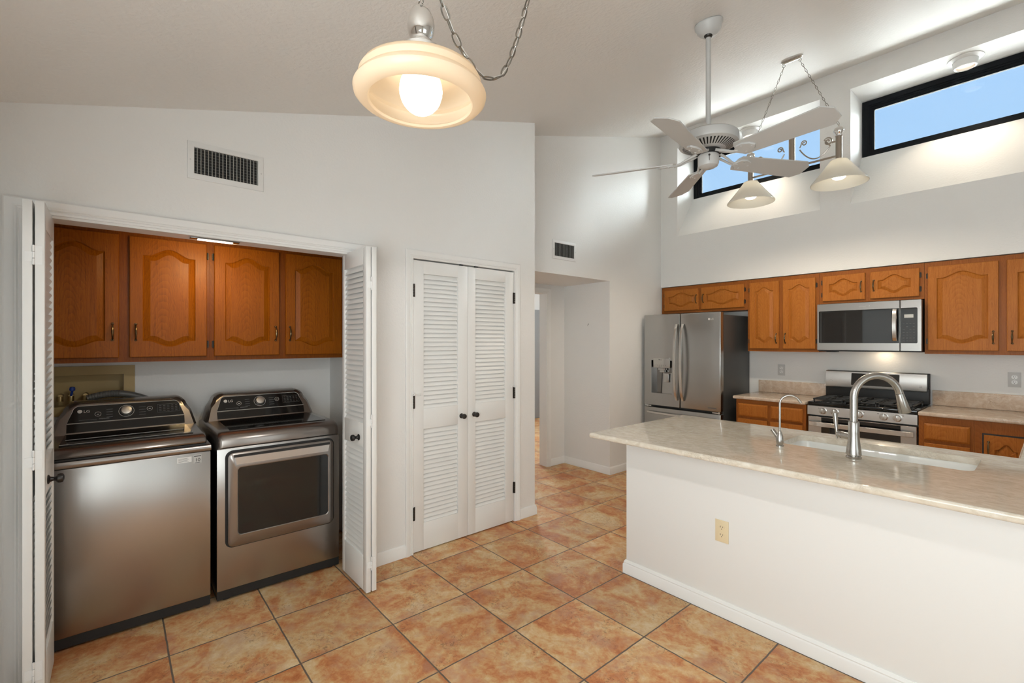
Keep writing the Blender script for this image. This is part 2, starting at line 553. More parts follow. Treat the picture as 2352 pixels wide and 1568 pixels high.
OFF = {}


def mesh_obj(name, mb, mats, parent=None, o=None, smooth=35):
    if not isinstance(mats, (list, tuple)):
        mats = [mats]
    po = OFF.get(parent.name, Vector((0, 0, 0))) if parent else Vector((0, 0, 0))
    o = Vector(o) if o is not None else po
    me = bpy.data.meshes.new(name)
    me.from_pydata([v - o for v in mb.V], [], mb.F)
    for m in mats:
        me.materials.append(m)
    if len(mats) > 1:
        me.polygons.foreach_set('material_index', mb.mi)
    bm = bmesh.new()
    bm.from_mesh(me)
    bmesh.ops.remove_doubles(bm, verts=bm.verts[:], dist=1e-6)
    bmesh.ops.recalc_face_normals(bm, faces=bm.faces[:])
    bm.to_mesh(me)
    bm.free()
    me.shade_smooth()
    me.set_sharp_from_angle(angle=radians(smooth))
    ob = bpy.data.objects.new(name, me)
    COL.objects.link(ob)
    if parent:
        ob.parent = parent
        ob.location = o - po
    else:
        ob.location = o
    OFF[ob.name] = o
    return ob


def tag(o, label, cat, group=None, kind=None):
    o['label'] = label
    o['category'] = cat
    if group:
        o['group'] = group
    if kind:
        o['kind'] = kind
    return o


def thing(name, label, cat, loc=(0, 0, 0), rot=0.0, group=None, kind=None):
    o = bpy.data.objects.new(name, None)
    o.empty_display_size = 0.1
    COL.objects.link(o)
    o.location = loc
    o.rotation_euler = (0, 0, rot)
    OFF[o.name] = Vector((0, 0, 0))
    return tag(o, label, cat, group, kind)


def struct(name, mb, m, label, cat, parent=None):
    o = mesh_obj(name, mb, m, parent)
    if parent is None:
        tag(o, label, cat, None, 'structure')
    return o


def copy_tree(o, parent=None):
    c = o.copy()
    COL.objects.link(c)
    c.parent = parent
    for ch in list(o.children):
        copy_tree(ch, c)
    return c


def rrect(x0, x1, z0, z1, r, n=6):
    pts = []
    for cx, cz, a0 in ((x1 - r, z0 + r, -pi / 2), (x1 - r, z1 - r, 0), (x0 + r, z1 - r, pi / 2), (x0 + r, z0 + r, pi)):
        for k in range(n + 1):
            a = a0 + (pi / 2) * k / n
            pts.append((cx + r * cos(a), cz + r * sin(a)))
    return pts


def inset(poly, d):
    """mitred offset of a counter-clockwise polygon, positive d goes inwards"""
    n = len(poly)
    out = []
    for i in range(n):
        p0, p1, p2 = Vector(poly[i - 1]), Vector(poly[i]), Vector(poly[(i + 1) % n])
        e1, e2 = (p1 - p0), (p2 - p1)
        if e1.length < 1e-9:
            e1 = e2
        if e2.length < 1e-9:
            e2 = e1
        e1.normalize()
        e2.normalize()
        n1, n2 = Vector((-e1.y, e1.x)), Vector((-e2.y, e2.x))
        b = n1 + n2
        b = b / max(b.dot(n1), 0.25)
        out.append((p1.x + b.x * d, p1.y + b.y * d))
    return out


def frame_prism(mb, outer, inner, axis, a0, a1, mi=0):
    """ring between two outlines with the same point count, given thickness"""
    def mk(p, a):
        return {'x': (a, p[0], p[1]), 'y': (p[0], a, p[1]), 'z': (p[0], p[1], a)}[axis]
    rings = [[mk(p, a0) for p in outer], [mk(p, a1) for p in outer], [mk(p, a1) for p in inner], [mk(p, a0) for p in inner], [mk(p, a0) for p in outer]]
    return mb.loft(rings, cap0=False, cap1=False, mi=mi)


def text_into(mb, s, size, pos, u, v, mi=0, extr=0.0004, align='LEFT'):
    """flat lettering: s laid out along unit vectors u (right) and v (up) from pos"""
    cu = bpy.data.curves.new('lettering', 'FONT')
    cu.body = s
    cu.size = size
    cu.align_x = align
    cu.extrude = extr
    cu.resolution_u = 3
    ob = bpy.data.objects.new('lettering', cu)
    COL.objects.link(ob)
    dg = bpy.context.evaluated_depsgraph_get()
    me = bpy.data.meshes.new_from_object(ob.evaluated_get(dg))
    pos, u, v = Vector(pos), Vector(u), Vector(v)
    w = u.cross(v)
    mb.add([pos + u * p.co.x + v * p.co.y + w * p.co.z for p in me.vertices], [tuple(f.vertices) for f in me.polygons], mi)
    bpy.data.objects.remove(ob)
    bpy.data.curves.remove(cu)
    bpy.data.meshes.remove(me)
    return mb


ROT = pi / 2      # things on the left-hand walls face +X: local x runs along +Y, local y runs to -X
XL = -2.885       # face of the dining-side left wall
XH = -3.20        # face of the kitchen-side left wall
YS = 5.157        # face of the wall above the kitchen cabinets
YB = 5.44         # kitchen back wall
YR = -0.55        # rear wall behind the camera
XR = 3.0


def zc(y):
    return 2.572 + 0.2757 * y


# ------------------------------------------------------------------ room shell
mb = MB().box(-9, XR + 0.2, YR - 0.2, 7.0, -0.1, 0.0)
struct('floor', mb, M['tile'], 'terracotta mottled square floor tiles with grey grout laid throughout the rooms', 'floor')

mb = MB().prism([(YR - 0.12, zc(YR - 0.12)), (YS + 0.45, zc(YS + 0.45)), (YS + 0.45, zc(YS + 0.45) + 0.12), (YR - 0.12, zc(YR - 0.12) + 0.12)], 'x', -4.2, XR + 0.12)
struct('ceiling', mb, M['ceiling'], 'sloping off-white textured ceiling rising towards the clerestory windows', 'ceiling')


def wall_x(mb, x0, x1, y0, y1, z0=0.0, z1=None):
    a, b = (zc(y0), zc(y1)) if z1 is None else (z1, z1)
    return mb.prism([(y0, z0), (y1, z0), (y1, b), (y0, a)], 'x', x0, x1)


LO0, LO1, LOZ = -0.30, 1.237, 2.022      # laundry opening
CO0, CO1, COZ = 1.562, 2.479, 2.038      # closet opening
mb = MB()
T = 0.115
wall_x(mb, XL - T, XL, YR, LO0)
wall_x(mb, XL - T, XL, LO0, LO1, LOZ)
wall_x(mb, XL - T, XL, LO1, CO0)
wall_x(mb, XL - T, XL, CO0, CO1, COZ)
wall_x(mb, XL - T, XL, CO1, 2.714)
wall_x(mb, XH - 0.0, XL - T, 2.714 - T, 2.714)
struct('wall_left', mb, M['wall'], 'white textured wall holding the laundry recess and the louvered closet doors', 'wall')

mb = MB()
BY0, BY1, BZ0, BZ1 = -0.317, 0.043, 1.075, 1.260
mb.box(-3.97, -3.85, -0.52, BY0, 0, 2.30)
mb.box(-3.97, -3.85, BY1, 1.453, 0, 2.30)
mb.box(-3.97, -3.85, BY0, BY1, 0, BZ0)
mb.box(-3.97, -3.85, BY0, BY1, BZ1, 2.30)
mb.box(-3.85, XL - T, 1.333, 1.453, 0, 2.30)
mb.box(-3.85, XL - T, -0.52, -0.40, 0, 2.30)
mb.box(-3.85, XL - T, -0.40, 1.333, 2.16, 2.30)
struct('wall_laundry', mb, M['wall'], 'white wall lining the laundry recess behind the washer and dryer', 'wall')
mb = MB()
mb.box(-3.60, -3.55, 1.453, 2.60, 0, 2.30)
mb.box(-3.55, XL - T, 1.453, 2.60, 2.22, 2.30)
struct('wall_closet', mb, M['wall'], 'inside wall of the closet behind the louvered doors', 'wall')

HY0, HY1, HZ = 2.80, 4.14, 2.129       # hallway opening
mb = MB()
wall_x(mb, XH - 0.10, XH, 2.60, HY0)
wall_x(mb, XH - 0.10, XH, HY0, HY1, HZ)
wall_x(mb, XH - 0.10, XH, HY1, YB + 0.1)
mb.box(-3.88, XH - 0.10, HY1, HY1 + 0.1, 0, 2.3)
mb.box(-4.0, XH - 0.10, HY0 - 0.1, HY0, 0, 2.3)
mb.box(-3.88, XH - 0.10, HY0, HY1, HZ, 2.3)
DZ0, DZ1, DZZ = 2.98, 3.84, 2.025
mb.box(-4.0, -3.88, HY0, DZ0, 0, 2.3)
mb.box(-4.0, -3.88, DZ0, DZ1, DZZ, 2.3)
mb.box(-4.0, -3.88, DZ1, HY1 + 0.1, 0, 2.3)
struct('wall_hall', mb, M['wall'], 'white wall with the hallway opening left of the refrigerator', 'wall')

# room beyond the hallway
mb = MB()
mb.box(-6.7, -6.5, 2.4, 6.5, 0, 2.5)
mb.box(-6.5, -4.0, 6.4, 6.5, 0, 2.5)
mb.box(-6.5, -4.0, 2.4, 2.5, 0, 2.5)
mb.box(-6.5, -4.0, 2.5, 6.4, 2.44, 2.5)
mb.box(-4.0, -3.95, HY1 + 0.1, 6.4, 0, 2.5)
struct('wall_far', mb, M['wall'], 'pale wall of the room seen through the hallway doorway', 'wall')
mb = MB().box(-6.5, -6.46, 5.55, 6.36, 0.005, 2.07)
struct('door_5', mb, M['far_door'], 'grey door far away through the hallway doorway', 'door')
light('far_room_fill', 'POINT', (-5.4, 4.6, 2.2), 55, (0.90, 0.97, 1.0), shadow_soft_size=0.12)  # fill added for the far room, no lamp known there

# kitchen back wall and the wall with clerestory recesses above the cabinets
mb = MB().box(XH, XR, YB, YB + 0.10, 0, 2.13)
struct('wall_kitchen', mb, M['wall'], 'white kitchen wall between the worktops and the wall cabinets', 'wall')
W1 = (-2.979, -1.487)
W2 = (-1.243, 0.249)
WY, WZ0, WZ1, WZF = 5.537, 3.251, 3.790, 2.731
mb = MB()
mb.prism([(YS, 2.13), (YB + 0.2, 2.13), (YB + 0.2, WZF), (YS, WZF)], 'x', XH - 0.1, XR)
for a, b in ((XH - 0.1, W1[0]), (W1[1], W2[0]), (W2[1], XR)):
    mb.box(a, b, YS, YB + 0.2, WZF, WZ1)
for a, b in (W1, W2):
    mb.prism([(YS, WZF), (WY + 0.1, WZF), (WY + 0.1, WZ0), (WY, WZ0)], 'x', a, b)
mb.prism([(YS, WZ1), (YB + 0.2, WZ1), (YB + 0.2, zc(YB + 0.2)), (YS, zc(YS))], 'x', XH - 0.1, XR)
struct('wall_clerestory', mb, M['wall'], 'white upper kitchen wall with two deep clerestory window recesses', 'wall')

for k, (a, b) in enumerate((W1, W2)):
    t = thing('window_%d' % (k + 1), ['black framed clerestory window behind the ceiling fan', 'black framed clerestory window at the right edge above the range'][k], 'window', kind='structure')
    e = 0.004
    mb = MB()
    o1 = [(a + e, WZ0 - 0.026), (b - e, WZ0 - 0.026), (b - e, WZ1 - e), (a + e, WZ1 - e)]
    for d0, d1, y0, y1 in ((0.0, 0.045, WY + 0.001, WY + 0.07), (0.045, 0.060, WY + 0.012, WY + 0.07), (0.060, 0.078, WY + 0.024, WY + 0.07), (0.078, 0.088, WY + 0.034, WY + 0.06)):
        frame_prism(mb, inset(o1, d0), inset(o1, d1), 'y', y0, y1)
    mesh_obj('window_frame', mb, M['alu_black'], t)
    mesh_obj('pane', MB().box(a + 0.082, b - 0.082, WY + 0.045, WY + 0.049, WZ0 + 0.054, WZ1 - 0.082), M['pane'], t)

# rear and right walls (behind and beside the camera)
mb = MB()
RW = [(-2.42, -0.82, 0.05, 2.08), (-0.96, 1.16, 0.62, 2.05)]
mb.box(XL - T, RW[0][0], YR - 0.12, YR, 0, zc(YR))
mb.box(RW[0][0], RW[0][1], YR - 0.12, YR, 0, RW[0][2])
mb.box(RW[0][0], RW[0][1], YR - 0.12, YR, RW[0][3], zc(YR))
mb.box(RW[0][1], RW[1][0], YR - 0.12, YR, 0, zc(YR))
mb.box(RW[1][0], RW[1][1], YR - 0.12, YR, 0, RW[1][2])
mb.box(RW[1][0], RW[1][1], YR - 0.12, YR, RW[1][3], zc(YR))
mb.box(RW[1][1], XR, YR - 0.12, YR, 0, zc(YR))
struct('wall_rear', mb, M['wall'], 'white wall behind the camera with the patio door', 'wall')
mb = MB()
RY = (0.08, 2.12, 0.22, 2.18)
wall_x(mb, XR, XR + 0.12, YR - 0.12, RY[0])
wall_x(mb, XR, XR + 0.12, RY[0], RY[1], 0, RY[2])
wall_x(mb, XR, XR + 0.12, RY[0], RY[1], RY[3])
wall_x(mb, XR, XR + 0.12, RY[1], YB + 0.2)
struct('wall_right', mb, M['wall'], 'white wall beyond the right edge with an added window', 'wall')

for k, (x0, x1, z0, z1) in enumerate(RW):
    t = thing('window_%d' % (k + 3), ['white framed patio door behind the camera', 'added white framed rear window behind the camera'][k], 'window', kind='structure')  # the rear window is added for its fill light
    mb = MB()
    o1 = [(x0, z0), (x1, z0), (x1, z1), (x0, z1)]
    frame_prism(mb, o1, inset(o1, 0.05), 'y', YR - 0.10, YR - 0.02)
    mb.box((x0 + x1) / 2 - 0.03, (x0 + x1) / 2 + 0.03, YR - 0.09, YR - 0.03, z0 + 0.05, z1 - 0.05)
    mesh_obj('window_frame', mb, M['trim'], t)
mesh_obj('light_block_curtain', MB().box(RW[0][0] + 0.01, RW[0][1] - 0.01, YR - 0.019, YR - 0.012, RW[0][2] + 0.01, RW[0][3] - 0.01), M['white_plastic'], bpy.data.objects['window_3'])  # opaque sheet added to keep sky light out of the patio door
t = thing('window_5', 'added white framed window in the unseen right wall', 'window', kind='structure')  # unseen window, added to go with the right-hand fill
mb = MB()
o1 = [(RY[0], RY[2]), (RY[1], RY[2]), (RY[1], RY[3]), (RY[0], RY[3])]
frame_prism(mb, o1, inset(o1, 0.05), 'x', XR + 0.02, XR + 0.10)
mb.box(XR + 0.03, XR + 0.09, 1.07, 1.13, RY[2] + 0.05, RY[3] - 0.05)
mesh_obj('window_frame', mb, M['trim'], t)
mesh_obj('light_block_shade', MB().box(XR + 0.004, XR + 0.012, RY[0] + 0.01, RY[1] - 0.01, RY[2] + 0.01, RY[3] - 0.01), M['white_plastic'], t)  # opaque sheet added to stop the sky glow entering here

# unseen: roof added to bounce sun upwards, cover added to shade the rear wall
mb = MB().box(-10, 9, 5.75, 17, 2.95, 3.10)
struct('bounce_roof', mb, M['roof'], 'unseen pale flat roof added to bounce sunlight into the clerestory windows', 'roof')
mb = MB().box(-6, 6, -5.2, YR - 0.14, 2.45, 2.55)
struct('sun_block_cover', mb, M['roof'], 'unseen cover added outside to shade the rear wall', 'roof')

# ------------------------------------------------------------------ trims


def casing(name, x_face, y0, y1, ztop, label, w=0.060, legs=True):
    prof = [(0.0, 0.0), (0.0, 0.009), (0.010, 0.012), (0.013, 0.009), (0.020, 0.014), (0.024, 0.012), (0.034, 0.017), (w - 0.006, 0.019), (w, 0.014), (w, 0.0)]
    mb = MB()
    n = len(prof)
    vs, fs = [], []
    for d, h in prof:
        for (y, z) in ((y0 - d, 0.0), (y0 - d, ztop + d), (y1 + d, ztop + d), (y1 + d, 0.0)):
            vs.append((x_face + h, y, z))
    for i in range(n - 1):
        for s in range(3):
            a = i * 4 + s
            fs.append((a, a + 1, a + 5, a + 4))
    fs.append(tuple(i * 4 for i in range(n)))
    fs.append(tuple(i * 4 + 3 for i in range(n)))
    mb.add(vs, fs)
    return struct(name, mb, M['trim'], label, 'door casing')


casing('trim_1', XL, LO0, LO1, LOZ, 'white moulded casing around the laundry recess')
casing('trim_2', XL, CO0, CO1, COZ, 'white moulded casing around the louvered closet doors')
casing('trim_3', -3.88, DZ0, DZ1, DZZ, 'white casing of the doorway inside the hallway')
# jamb linings
mb = MB()
mb.box(XL - T - 0.01, XL, LO0 - 0.0, LO0 + 0.012, 0, LOZ)
mb.box(XL - T - 0.01, XL, LO1 - 0.012, LO1, 0, LOZ)
mb.box(XL - T - 0.01, XL, LO0 + 0.012, LO1 - 0.012, LOZ - 0.012, LOZ)
struct('trim_4', mb, M['trim'], 'white jamb lining of the laundry recess', 'door jamb')


def baseboard(name, pts, label, h=0.082, th=0.014):
    """pts: floor polyline, board on the left side of travel"""
    prof = [(0.0, 0.0), (th, 0.0), (th, h * 0.66), (th * 0.75, h * 0.74), (th * 0.8, h * 0.84), (th * 0.3, h), (0.0, h)]
    P = [Vector(p) for p in pts]
    rings = []
    for i, p in enumerate(P):
        e1 = (P[i] - P[i - 1]).normalized() if i > 0 else (P[1] - P[0]).normalized()
        e2 = (P[i + 1] - P[i]).normalized() if i < len(P) - 1 else e1
        n1, n2 = Vector((-e1.y, e1.x)), Vector((-e2.y, e2.x))
        b = n1 + n2
        b = b / b.dot(n1)
        rings.append([(p.x + b.x * d, p.y + b.y * d, z + 0.001) for d, z in prof])
    mb = MB().loft(rings)
    return struct(name, mb, M['trim'], label, 'baseboard')


baseboard('baseboard_left', [(XL, CO0 - 0.06), (XL, LO1 + 0.06)], 'white baseboard between laundry and closet doors')
baseboard('baseboard_closet', [(XH, 2.714), (XL, 2.714), (XL, CO1 + 0.06)][0:3], 'white baseboard wrapping the wall end right of the closet doors') if False else None
baseboard('baseboard_corner', [(XH + 0.02, 2.714), (XL, 2.714), (XL, CO1 + 0.061)], 'white baseboard wrapping the wall corner right of the closet doors')
baseboard('baseboard_hall', [(XH, 4.66), (XH, HY1), (-3.88, HY1), (-3.88, DZ1 + 0.061)], 'white baseboard around the hallway alcove left of the refrigerator')

# ------------------------------------------------------------------ louvered doors


def louver_leaf(root, pname, w, h, th, zones, stile, mat, x0=0.0, y0=0.0, pitch=0.0312, tilt=0.55, mirror=False, z0=0.0):
    """one louvered leaf: returns the frame part; local x0..x0+w, front at y0"""
    mb = MB()
    b = 0.002
    sl, sr = stile if isinstance(stile, tuple) else (stile, stile)
    mb.box(x0, x0 + sl, y0, y0 + th, z0, z0 + h, b)
    mb.box(x0 + w - sr, x0 + w, y0, y0 + th, z0, z0 + h, b)
    zs = [z0] + [q for zz in zones for q in zz] + [z0 + h]
    for i in range(0, len(zs), 2):
        mb.box(x0 + sl - 0.001, x0 + w - sr + 0.001, y0 + 0.0006, y0 + th - 0.0006, zs[i], zs[i + 1], 0.001)
    fr = mesh_obj(pname, mb, mat, root)
    for (za, zb) in zones:
        m2 = MB()
        n = max(1, int(round((zb - za) / pitch)))
        p = (zb - za) / n
        for k in range(n):
            zc_ = za + (k + 0.5) * p
            hw = 0.0190
            ty, tz = cos(radians(60)) * hw, sin(radians(60)) * hw
            cy = y0 + th * 0.5
            t2 = 0.003
            poly = [(cy - ty, zc_ - tz - t2), (cy - ty, zc_ - tz + t2 * 0.4), (cy + ty, zc_ + tz + t2), (cy + ty, zc_ + tz - t2 * 0.4)]
            m2.prism(poly, 'x', x0 + sl, x0 + w - sr)
        mesh_obj('louvers', m2, mat, fr)
    return fr


def door_knob(parent, pos, d, r=0.019):
    """round knob with rose; d: direction it sticks out"""
    d = Vector(d)
    mb = MB().lathe([(0.0, 0.0), (r * 0.95, 0.0), (r, 0.003), (r * 0.55, 0.008), (r * 0.42, 0.018), (r * 0.55, 0.024), (r * 0.95, 0.030), (r * 1.02, 0.038), (r * 0.9, 0.046), (r * 0.5, 0.050), (0.0, 0.051)], pos, d, 28)
    return mesh_obj('knob', mb, M['dark_knob'], parent)


ZN = [(0.19, 0.845), (0.988, 1.931)]
for k in range(2):
    wid = (CO1 - CO0) / 2 - 0.004
    y0 = CO0 + 0.003 if k == 0 else CO0 + 0.005 + wid
    t = thing('door_%d' % (k + 1), ['white louvered closet door leaf, left one of the closed pair', 'white louvered closet door leaf, right one of the closed pair'][k], 'closet door', (XL + 0.004, y0, 0.008), ROT, kind='structure')
    lf = louver_leaf(t, 'door_leaf', wid, 2.020, 0.034, ZN, (0.080, 0.088) if k == 0 else (0.070, 0.088), M['door'])
    door_knob(lf, (wid - 0.058 if k == 0 else 0.056, -0.0, 0.905), (0, -1, 0))
    for zh in (1.81, 1.04, 0.27):
        xh = -0.001 if k == 0 else wid + 0.001
        mb = MB()
        for j in range(5):
            mb.cyl((xh, -0.007, zh - 0.045 + j * 0.018), (xh, -0.007, zh - 0.0285 + j * 0.018), 0.0065, seg=12)
        mb.box(xh - 0.012, xh + 0.012, -0.003, -0.0008, zh - 0.045, zh + 0.045)
        mesh_obj('hinge', mb, M['hinge_dark'], lf)
    xs = 0.0 if k == 0 else wid
    sg = 1 if k == 0 else -1
    mb = MB().box(xs - 0.009, xs + 0.009, -0.016, -0.004, 1.092, 1.100, 0.002)
    mb.cyl((xs, -0.012, 1.096), (xs + sg * 0.04, -0.020, 1.092), 0.0035, seg=10)
    mb.cyl((xs + sg * 0.04, -0.020, 1.092), (xs + sg * 0.045, -0.021, 1.0915), 0.007, seg=12)
    mb.cyl((xs, -0.012, 1.096), (xs - sg * 0.018, -0.020, 1.094), 0.0035, seg=10)
    mb.cyl((xs, -0.012, 1.085), (xs, -0.012, 1.105), 0.006, seg=12)
    mesh_obj('door_stop', mb, M['white_plastic'], lf)
for k, yk in enumerate((1.957, 2.093)):
    mb = MB().box(XL + 0.0005, XL + 0.018, yk - 0.016, yk + 0.016, COZ - 0.011, COZ - 0.001, 0.003)
    tag(mesh_obj('door_catch', mb, M['dark_knob']), ['dark catch above the left closet door leaf', 'dark catch above the right closet door leaf'][k], 'door catch', 'closet door catches')

# folded bifold pairs sticking out of the laundry opening
PW = 0.372
for k in range(2):
    t = thing('door_%d' % (k + 3), ['white louvered bifold door folded open at the left edge, beside the washer', 'white louvered bifold door folded open beside the dryer'][k], 'bifold door', (XL - 0.077, -0.272 if k == 0 else 1.104, 0.012), 0.0, kind='structure')
    # local x runs out of the wall, local y along +Y
    ZB = [(0.20, 0.835), (0.975, 1.905)]
    for j in range(2):
        yb = 0.0 if j == 0 else 0.0345
        m_i = louver_leaf(t, 'door_panel', PW, 2.004, 0.0275, ZB, (0.036, 0.046), M['door'], 0.0, yb)
        if (k == 0 and j == 1) or (k == 1 and j == 0):
            door_knob(m_i, (PW - 0.108, 0.062 if k == 0 else 0.0, 0.885), (0, 1 if k == 0 else -1, 0))
    for zh in (1.79, 0.99, 0.165):
        mb = MB()
        cx, cy = PW + 0.003, 0.031
        for q in range(3):
            mb.cyl((cx, cy, zh - 0.038 + q * 0.026), (cx, cy, zh - 0.0135 + q * 0.026), 0.0038, seg=12)
        mb.box(PW + 0.0004, PW + 0.0018, 0.006, 0.0275, zh - 0.026, zh + 0.012)
        mb.box(PW + 0.0004, PW + 0.0018, 0.0345, 0.056, zh - 0.036, zh + 0.036)
        for yy, dz in ((0.012, 0.004), (0.012, -0.018), (0.050, 0.026), (0.050, -0.026), (0.050, 0.0)):
            mb.cyl((PW + 0.0018, yy, zh + dz), (PW + 0.0026, yy, zh + dz), 0.0026, seg=10)
        mesh_obj('hinge', mb, M['white_plastic'], t)

# ------------------------------------------------------------------ cabinets


def arch_outline(x0, x1, z0, z1, top, bot, n=18):
    """CCW outline with a cathedral rise in the top edge and a mirrored sag in the bottom edge"""
    def bump(s):
        s = min(max((s - 0.10) / 0.80, 0.0), 1.0)
        return (0.5 - 0.5 * cos(2 * pi * s)) ** 0.85
    pts = []
    for i in range(n):
        s = i / n
        pts.append((x0 + (x1 - x0) * s, z0 - bot * bump(s)))
    for i in range(4):
        pts.append((x1, z0 + (z1 - z0) * i / 4))
    for i in range(n):
        s = i / n
        pts.append((x1 - (x1 - x0) * s, z1 + top * bump(1 - s)))
    for i in range(4):
        pts.append((x0, z1 - (z1 - z0) * i / 4))
    return pts


def raised_door(root, x0, x1, z0, z1, yf, mat, rail=0.055, stile=0.052, top=0.03, bot=0.03, th=0.019, arch=True, name='door'):
    """raised-panel door: yf is the outer face (towards -y), slab behind it"""
    w, h = x1 - x0, z1 - z0
    pr = arch_outline(x0, x1, z0, z1, 0, 0)
    if arch:
        pa = arch_outline(x0 + stile, x1 - stile, z0 + rail + bot, z1 - rail - top, top, bot)
        pb = arch_outline(x0 + stile + 0.006, x1 - stile - 0.006, z0 + rail + bot + 0.006, z1 - rail - top - 0.006, top, bot)
        g = 0.030 if h > 0.3 else 0.022
        pc = arch_outline(x0 + stile + g + 0.006, x1 - stile - g - 0.006, z0 + rail + bot + g, z1 - rail - top - g, top * 0.92, bot * 0.92)
        sp = [(pr, yf + th), (pr, yf + 0.003), (arch_outline(x0 + 0.003, x1 - 0.003, z0 + 0.003, z1 - 0.003, 0, 0), yf),
              (pa, yf), (pa, yf + 0.006), (pb, yf + 0.0115), (pc, yf - 0.0005)]
    else:
        sp = [(pr, yf + th), (pr, yf + 0.010), (arch_outline(x0 + 0.016, x1 - 0.016, z0 + 0.014, z1 - 0.014, 0, 0), yf)]
    mb = MB().loft([[(p[0], y, p[1]) for p in poly] for poly, y in sp])
    return mesh_obj(name, mb, mat, root, o=((x0 + x1) / 2, yf, (z0 + z1) / 2), smooth=9)


def pull(parent, x, zc_, yf, L=0.092):
    """antique bow pull, vertical"""
    mb = MB()
    path, rad = [], []
    for i in range(15):
        s = i / 14
        z = zc_ - L / 2 + L * s
        path.append((x, yf - 0.006 - 0.020 * sin(pi * s) ** 0.7, z))
        rad.append(0.0035 + 0.0030 * sin(pi * s) ** 2)
    mb.tube(path, rad, 10)
    for z in (zc_ - L / 2, zc_ + L / 2):
        mb.lathe([(0, 0), (0.0075, 0), (0.0075, 0.003), (0.005, 0.008), (0, 0.009)], (x, yf - 0.0002, z), (0, -1, 0), 14)
    return mesh_obj('handle', mb, M['bronze'], parent)


def cab_hinges(parent, x, zs, yf, side):
    for z in zs:
        mb = MB().cyl((x + side * 0.004, yf + 0.010, z - 0.022), (x + side * 0.004, yf + 0.010, z + 0.022), 0.0045, seg=10)
        mb.box(min(x + side * 0.003, x + side * 0.012), max(x + side * 0.003, x + side * 0.012), yf + 0.010, yf + 0.0188, z - 0.020, z + 0.020)
        mesh_obj('hinge', mb, M['hinge_dark'], parent)


def wall_cabinet(name, label, loc, rot, w, h, depth, doors, mats, group, top=0.03, bot=0.03, rail=0.055, stile=0.052, crown=True):
    """doors: (x0, x1, z0, z1, pull x, pull z, hinge x or None); local front of the face frame at y=0, doors in front"""
    mo, mf = mats
    t = thing(name, label, 'cabinet', loc, rot, group)
    mb = MB().box(0.0, w, 0.018, depth, 0.0, h)
    mesh_obj('body', mb, mf, t)
    mesh_obj('face_frame', MB().box(0.0, w, 0.0, 0.018, 0.0, h), mf, t)
    for (x0, x1, z0, z1, px, pz, hx) in doors:
        d = raised_door(t, x0, x1, z0, z1, -0.0195, mo, rail, stile, top, bot)
        pull(d, px, pz, -0.0195)
        if hx is not None:
            sd = -1 if hx < (x0 + x1) / 2 else 1
            hh = z1 - z0
            dz = 0.075 if hh > 0.4 else 0.06
            cab_hinges(d, hx, (z0 + dz, z1 - dz), -0.0195, sd)
    return t


# laundry wall cabinets (two double units); local x runs along +Y
CX = -3.515
LB, LH = 1.345, 0.765
yA, yM, yB_ = -0.394, 0.4620, 1.329
G = 'oak wall cabinets above the washer and dryer'
wall_cabinet('laundry_cabinet', 'amber oak double wall cabinet hanging above the washer', (CX, yA, LB), ROT, yM - yA - 0.001, LH, 0.330,
             [(-0.365 - yA, 0.018 - yA, 0.028, 0.735, 0.018 - yA - 0.028, 0.175, None),
              (0.065 - yA, 0.443 - yA, 0.028, 0.735, 0.065 - yA + 0.028, 0.175, 0.443 - yA)], (M['oak_laundry'], M['oak_laundry_frame']), G, 0.045, 0.035, stile=0.06, rail=0.06)
wall_cabinet('laundry_cabinet', 'amber oak double wall cabinet hanging above the dryer', (CX, yM, LB), ROT, yB_ - yM, LH, 0.330,
             [(0.484 - yM, 0.866 - yM, 0.028, 0.735, 0.866 - yM - 0.024, 0.175, 0.484 - yM),
              (0.908 - yM, 1.300 - yM, 0.028, 0.735, 0.908 - yM + 0.026, 0.175, 1.300 - yM)], (M['oak_laundry'], M['oak_laundry_frame']), G, 0.045, 0.035, stile=0.06, rail=0.06)

# kitchen wall cabinets
YC = 5.172
G = 'oak kitchen wall cabinets'
mk = (M['oak'], M['oak_frame'])
wall_cabinet('wall_cabinet', 'honey oak double wall cabinet with short doors above the refrigerator', (-3.192, YC, 1.806), 0, 1.028, 0.318, 0.266,
             [(0.040, 0.480, 0.030, 0.280, 0.455, 0.155, 0.040), (0.515, 0.995, 0.030, 0.280, 0.540, 0.155, 0.995)], mk, G, 0.044, 0.044, 0.036, 0.055)
wall_cabinet('wall_cabinet', 'honey oak double wall cabinet with tall narrow doors between refrigerator and microwave', (-2.162, YC, 1.362), 0, 0.664, 0.762, 0.266,
             [(0.022, 0.312, 0.030, 0.724, 0.288, 0.135, 0.022), (0.348, 0.638, 0.030, 0.724, 0.372, 0.135, 0.638)], mk, G, 0.040, 0.040, 0.055, 0.052)
wall_cabinet('wall_cabinet', 'honey oak double wall cabinet with short doors above the microwave', (-1.496, YC, 1.824), 0, 0.766, 0.300, 0.266,
             [(0.030, 0.362, 0.024, 0.262, 0.335, 0.140, 0.030), (0.400, 0.736, 0.024, 0.262, 0.427, 0.140, 0.736)], mk, G, 0.044, 0.044, 0.036, 0.055)
wall_cabinet('wall_cabinet', 'honey oak double wall cabinet with wide tall doors right of the microwave', (-0.728, YC, 1.362), 0, 0.92, 0.762, 0.266,
             [(0.022, 0.430, 0.030, 0.724, 0.402, 0.135, 0.022), (0.474, 0.890, 0.030, 0.724, 0.502, 0.135, None)], mk, G, 0.045, 0.040, 0.055, 0.055)

# base cabinets
YF = 4.832


